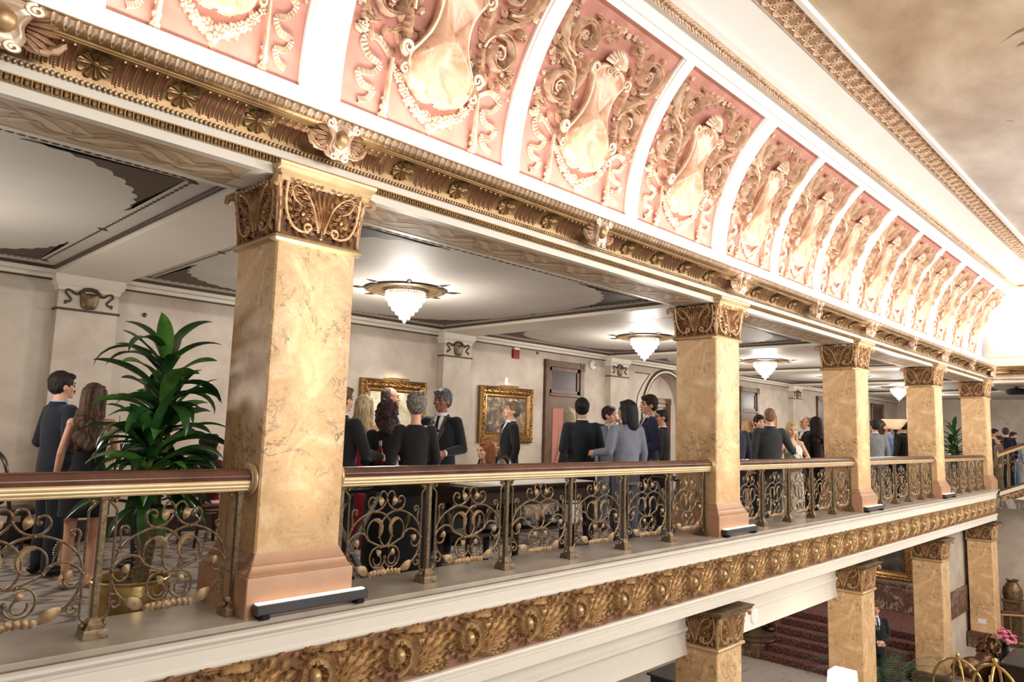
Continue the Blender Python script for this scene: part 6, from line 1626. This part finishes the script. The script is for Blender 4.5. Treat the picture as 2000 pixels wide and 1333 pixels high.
# palm in the lobby
t = thing('lobby_palm', 'feathery green palm in the lobby between two lower columns', 'plant', (13.0, .42, ZF)); rr = random.Random(12)
m = MB(); m.lathe([(0, 0), (.2, 0), (.26, .4), (.27, .42), (.24, .42), (0, .38)], 24); m.build('pot', 'urn_bronze', t)
for k in range(22):
    az = k*2.4; el = rr.uniform(.9, 1.5); L = rr.uniform(1.3, 1.9); p = Vector((0, 0, .4)); e = el; sp = []
    for i in range(15): sp.append(p.copy()); p = p+Vector((cos(az)*cos(e), sin(az)*cos(e), sin(e)))*(L/14); e -= .12
    m = MB(); m.tube(sp, [.008-.006*i/14 for i in range(15)], 5)
    for i in range(3, 15):
        d = (sp[min(i+1, 14)]-sp[i-1]).normalized(); sd = Vector((-sin(az), cos(az), 0))
        for s in (-1, 1):
            for q in (0, .5):
                b = sp[i]-d*(L/14)*q; tip = b+(sd*s*.8+d*.65-Vector((0, 0, .35))).normalized()*.26*(1-abs(i-8)/12); w_ = d*.010
                m.add([b-w_, b+w_, tip, b+w_*0-Vector((0, 0, .002))], [(0, 1, 2), (0, 2, 3), (1, 3, 2)])
    m.build('frond', 'palm', t)
t = thing('table_lamp', 'white glowing lampshade at the foot of the second lower column', 'lamp', (8.98, -.26, ZF)); m = MB(); m.box(-.2, .2, -.2, .2, .0, .85, .02); m.build('stand', 'dark_wood', t, smooth=20); m = MB(); m.lathe([(0, .85), (.10, .85), (.10, .87), (.03, .92), (.05, 1.1), (.03, 1.35), (.012, 1.4), (.012, 1.5)], 20); m.build('base', 'brass_smooth', t)
m = MB(); w0, w1 = .17, .15; m.rings([[(sx*w_, sy*w_, z) for sx, sy in ((-1, -1), (1, -1), (1, 1), (-1, 1))] for w_, z in ((w0, 1.52), (w1, 1.92))], False, False); m.rings([[(sx*w_, sy*w_, z) for sx, sy in ((-1, -1), (-1, 1), (1, 1), (1, -1))] for w_, z in ((w0-.008, 1.52), (w1-.008, 1.92))], False, False); m.build('lampshade', 'shade_glow', t, smooth=0)
lamp('table_lamp_light', 'POINT', (8.98, -.26, ZF+2.0), 14, WARM, .06)
t = thing('urn', 'tall carved bronze urn on a pedestal at the right edge of the lobby', 'urn', (21.2, -.22, -3.3))
m = MB(); m.box(-.20, .20, -.20, .20, -.5, .62, .02); m.box(-.23, .23, -.23, .23, .62, .68, .01); m.build('pedestal', 'urn_bronze', t, smooth=20); m = MB(); m.lathe([(0, .68), (.2, .68), (.23, .80), (.22, .95), (.14, 1.08), (.11, 1.12), (.16, 1.18), (.14, 1.18), (.1, 1.12), (0, 1.1)], 28); m.build('vessel', 'urn_bronze', t)
t = thing('stair_railing', 'brass handrail with iron scrolls at the right edge of the lobby', 'railing', (20.85, .1, -2.95)); m = MB(); m.tube([(0, 0, 0), (0, -4, .55)], .045, 10); m.build('handrail', 'rail_wood', t); m = MB(); m.tube([(0, 0, -.06), (0, -4, .49)], .035, 10); m.build('brass_band', 'rail_brass', t)
for k in range(5): m = MB(); m.tube([(0, -.3-.8*k, .02+.1*k), (0, -.3-.8*k, -.85)], .02, 8); m.build('post', 'rail_iron', t)
g = MB()
for k in range(12):
    for r in (.12, .07): g.tube([(0, -.5-.3*k+r*cos(a), -.45+.04*k+r*sin(a)) for a in [2*pi*i/18 for i in range(19)]], .009, 6)
g.build('scroll_panel', 'rail_iron', t)
m = MB(); m.box(20.25, 22, -9, .6, ZF, -3.78)
tag(m.build('wall_card', 'paper', None, None), None); bpy.data.objects.remove(bpy.data.objects['wall_card'])
m = MB(); m.box(-.004, .004, -.09, .09, -.06, .06, .002); tag(m.build('notice_card', 'paper', None, (XC[4]-.006, .30, -3.12), 0), 'small white card on the last lower column', 'sign')
t = thing('lobby_counter', 'black stone counter end behind the first lower column', 'counter', (9.3, 2.4, ZF)); m = MB(); m.box(-.3, .5, -.3, .6, 0, 1.05, .01); m.build('body', 'black_counter', t, smooth=20); m = MB(); m.box(-.35, .55, -.35, .65, 1.05, 1.09, .01); m.build('top', 'black_counter', t, smooth=20)
t = thing('beam_speaker', 'round white loudspeaker cover on the deep beam', 'loudspeaker', (7.6, .40, -1.03)); m = MB(); m.lathe([(0, .02), (.085, .018), (.10, .012), (.105, 0)], 28); MB().merge(m, Matrix.Rotation(pi/2, 4, 'X')).build('grille', 'paper', t); m = MB(); m.lathe([(.098, .012), (.112, .008), (.114, 0)], 28); MB().merge(m, Matrix.Rotation(pi/2, 4, 'X')).build('rim', 'cream', t)
for x, y in ((8, 2.8), (13.5, 3), (17, 3), (20.5, -2)): lamp('lobby_light', 'POINT', (x, y, -.95), 45, WARM, .25)
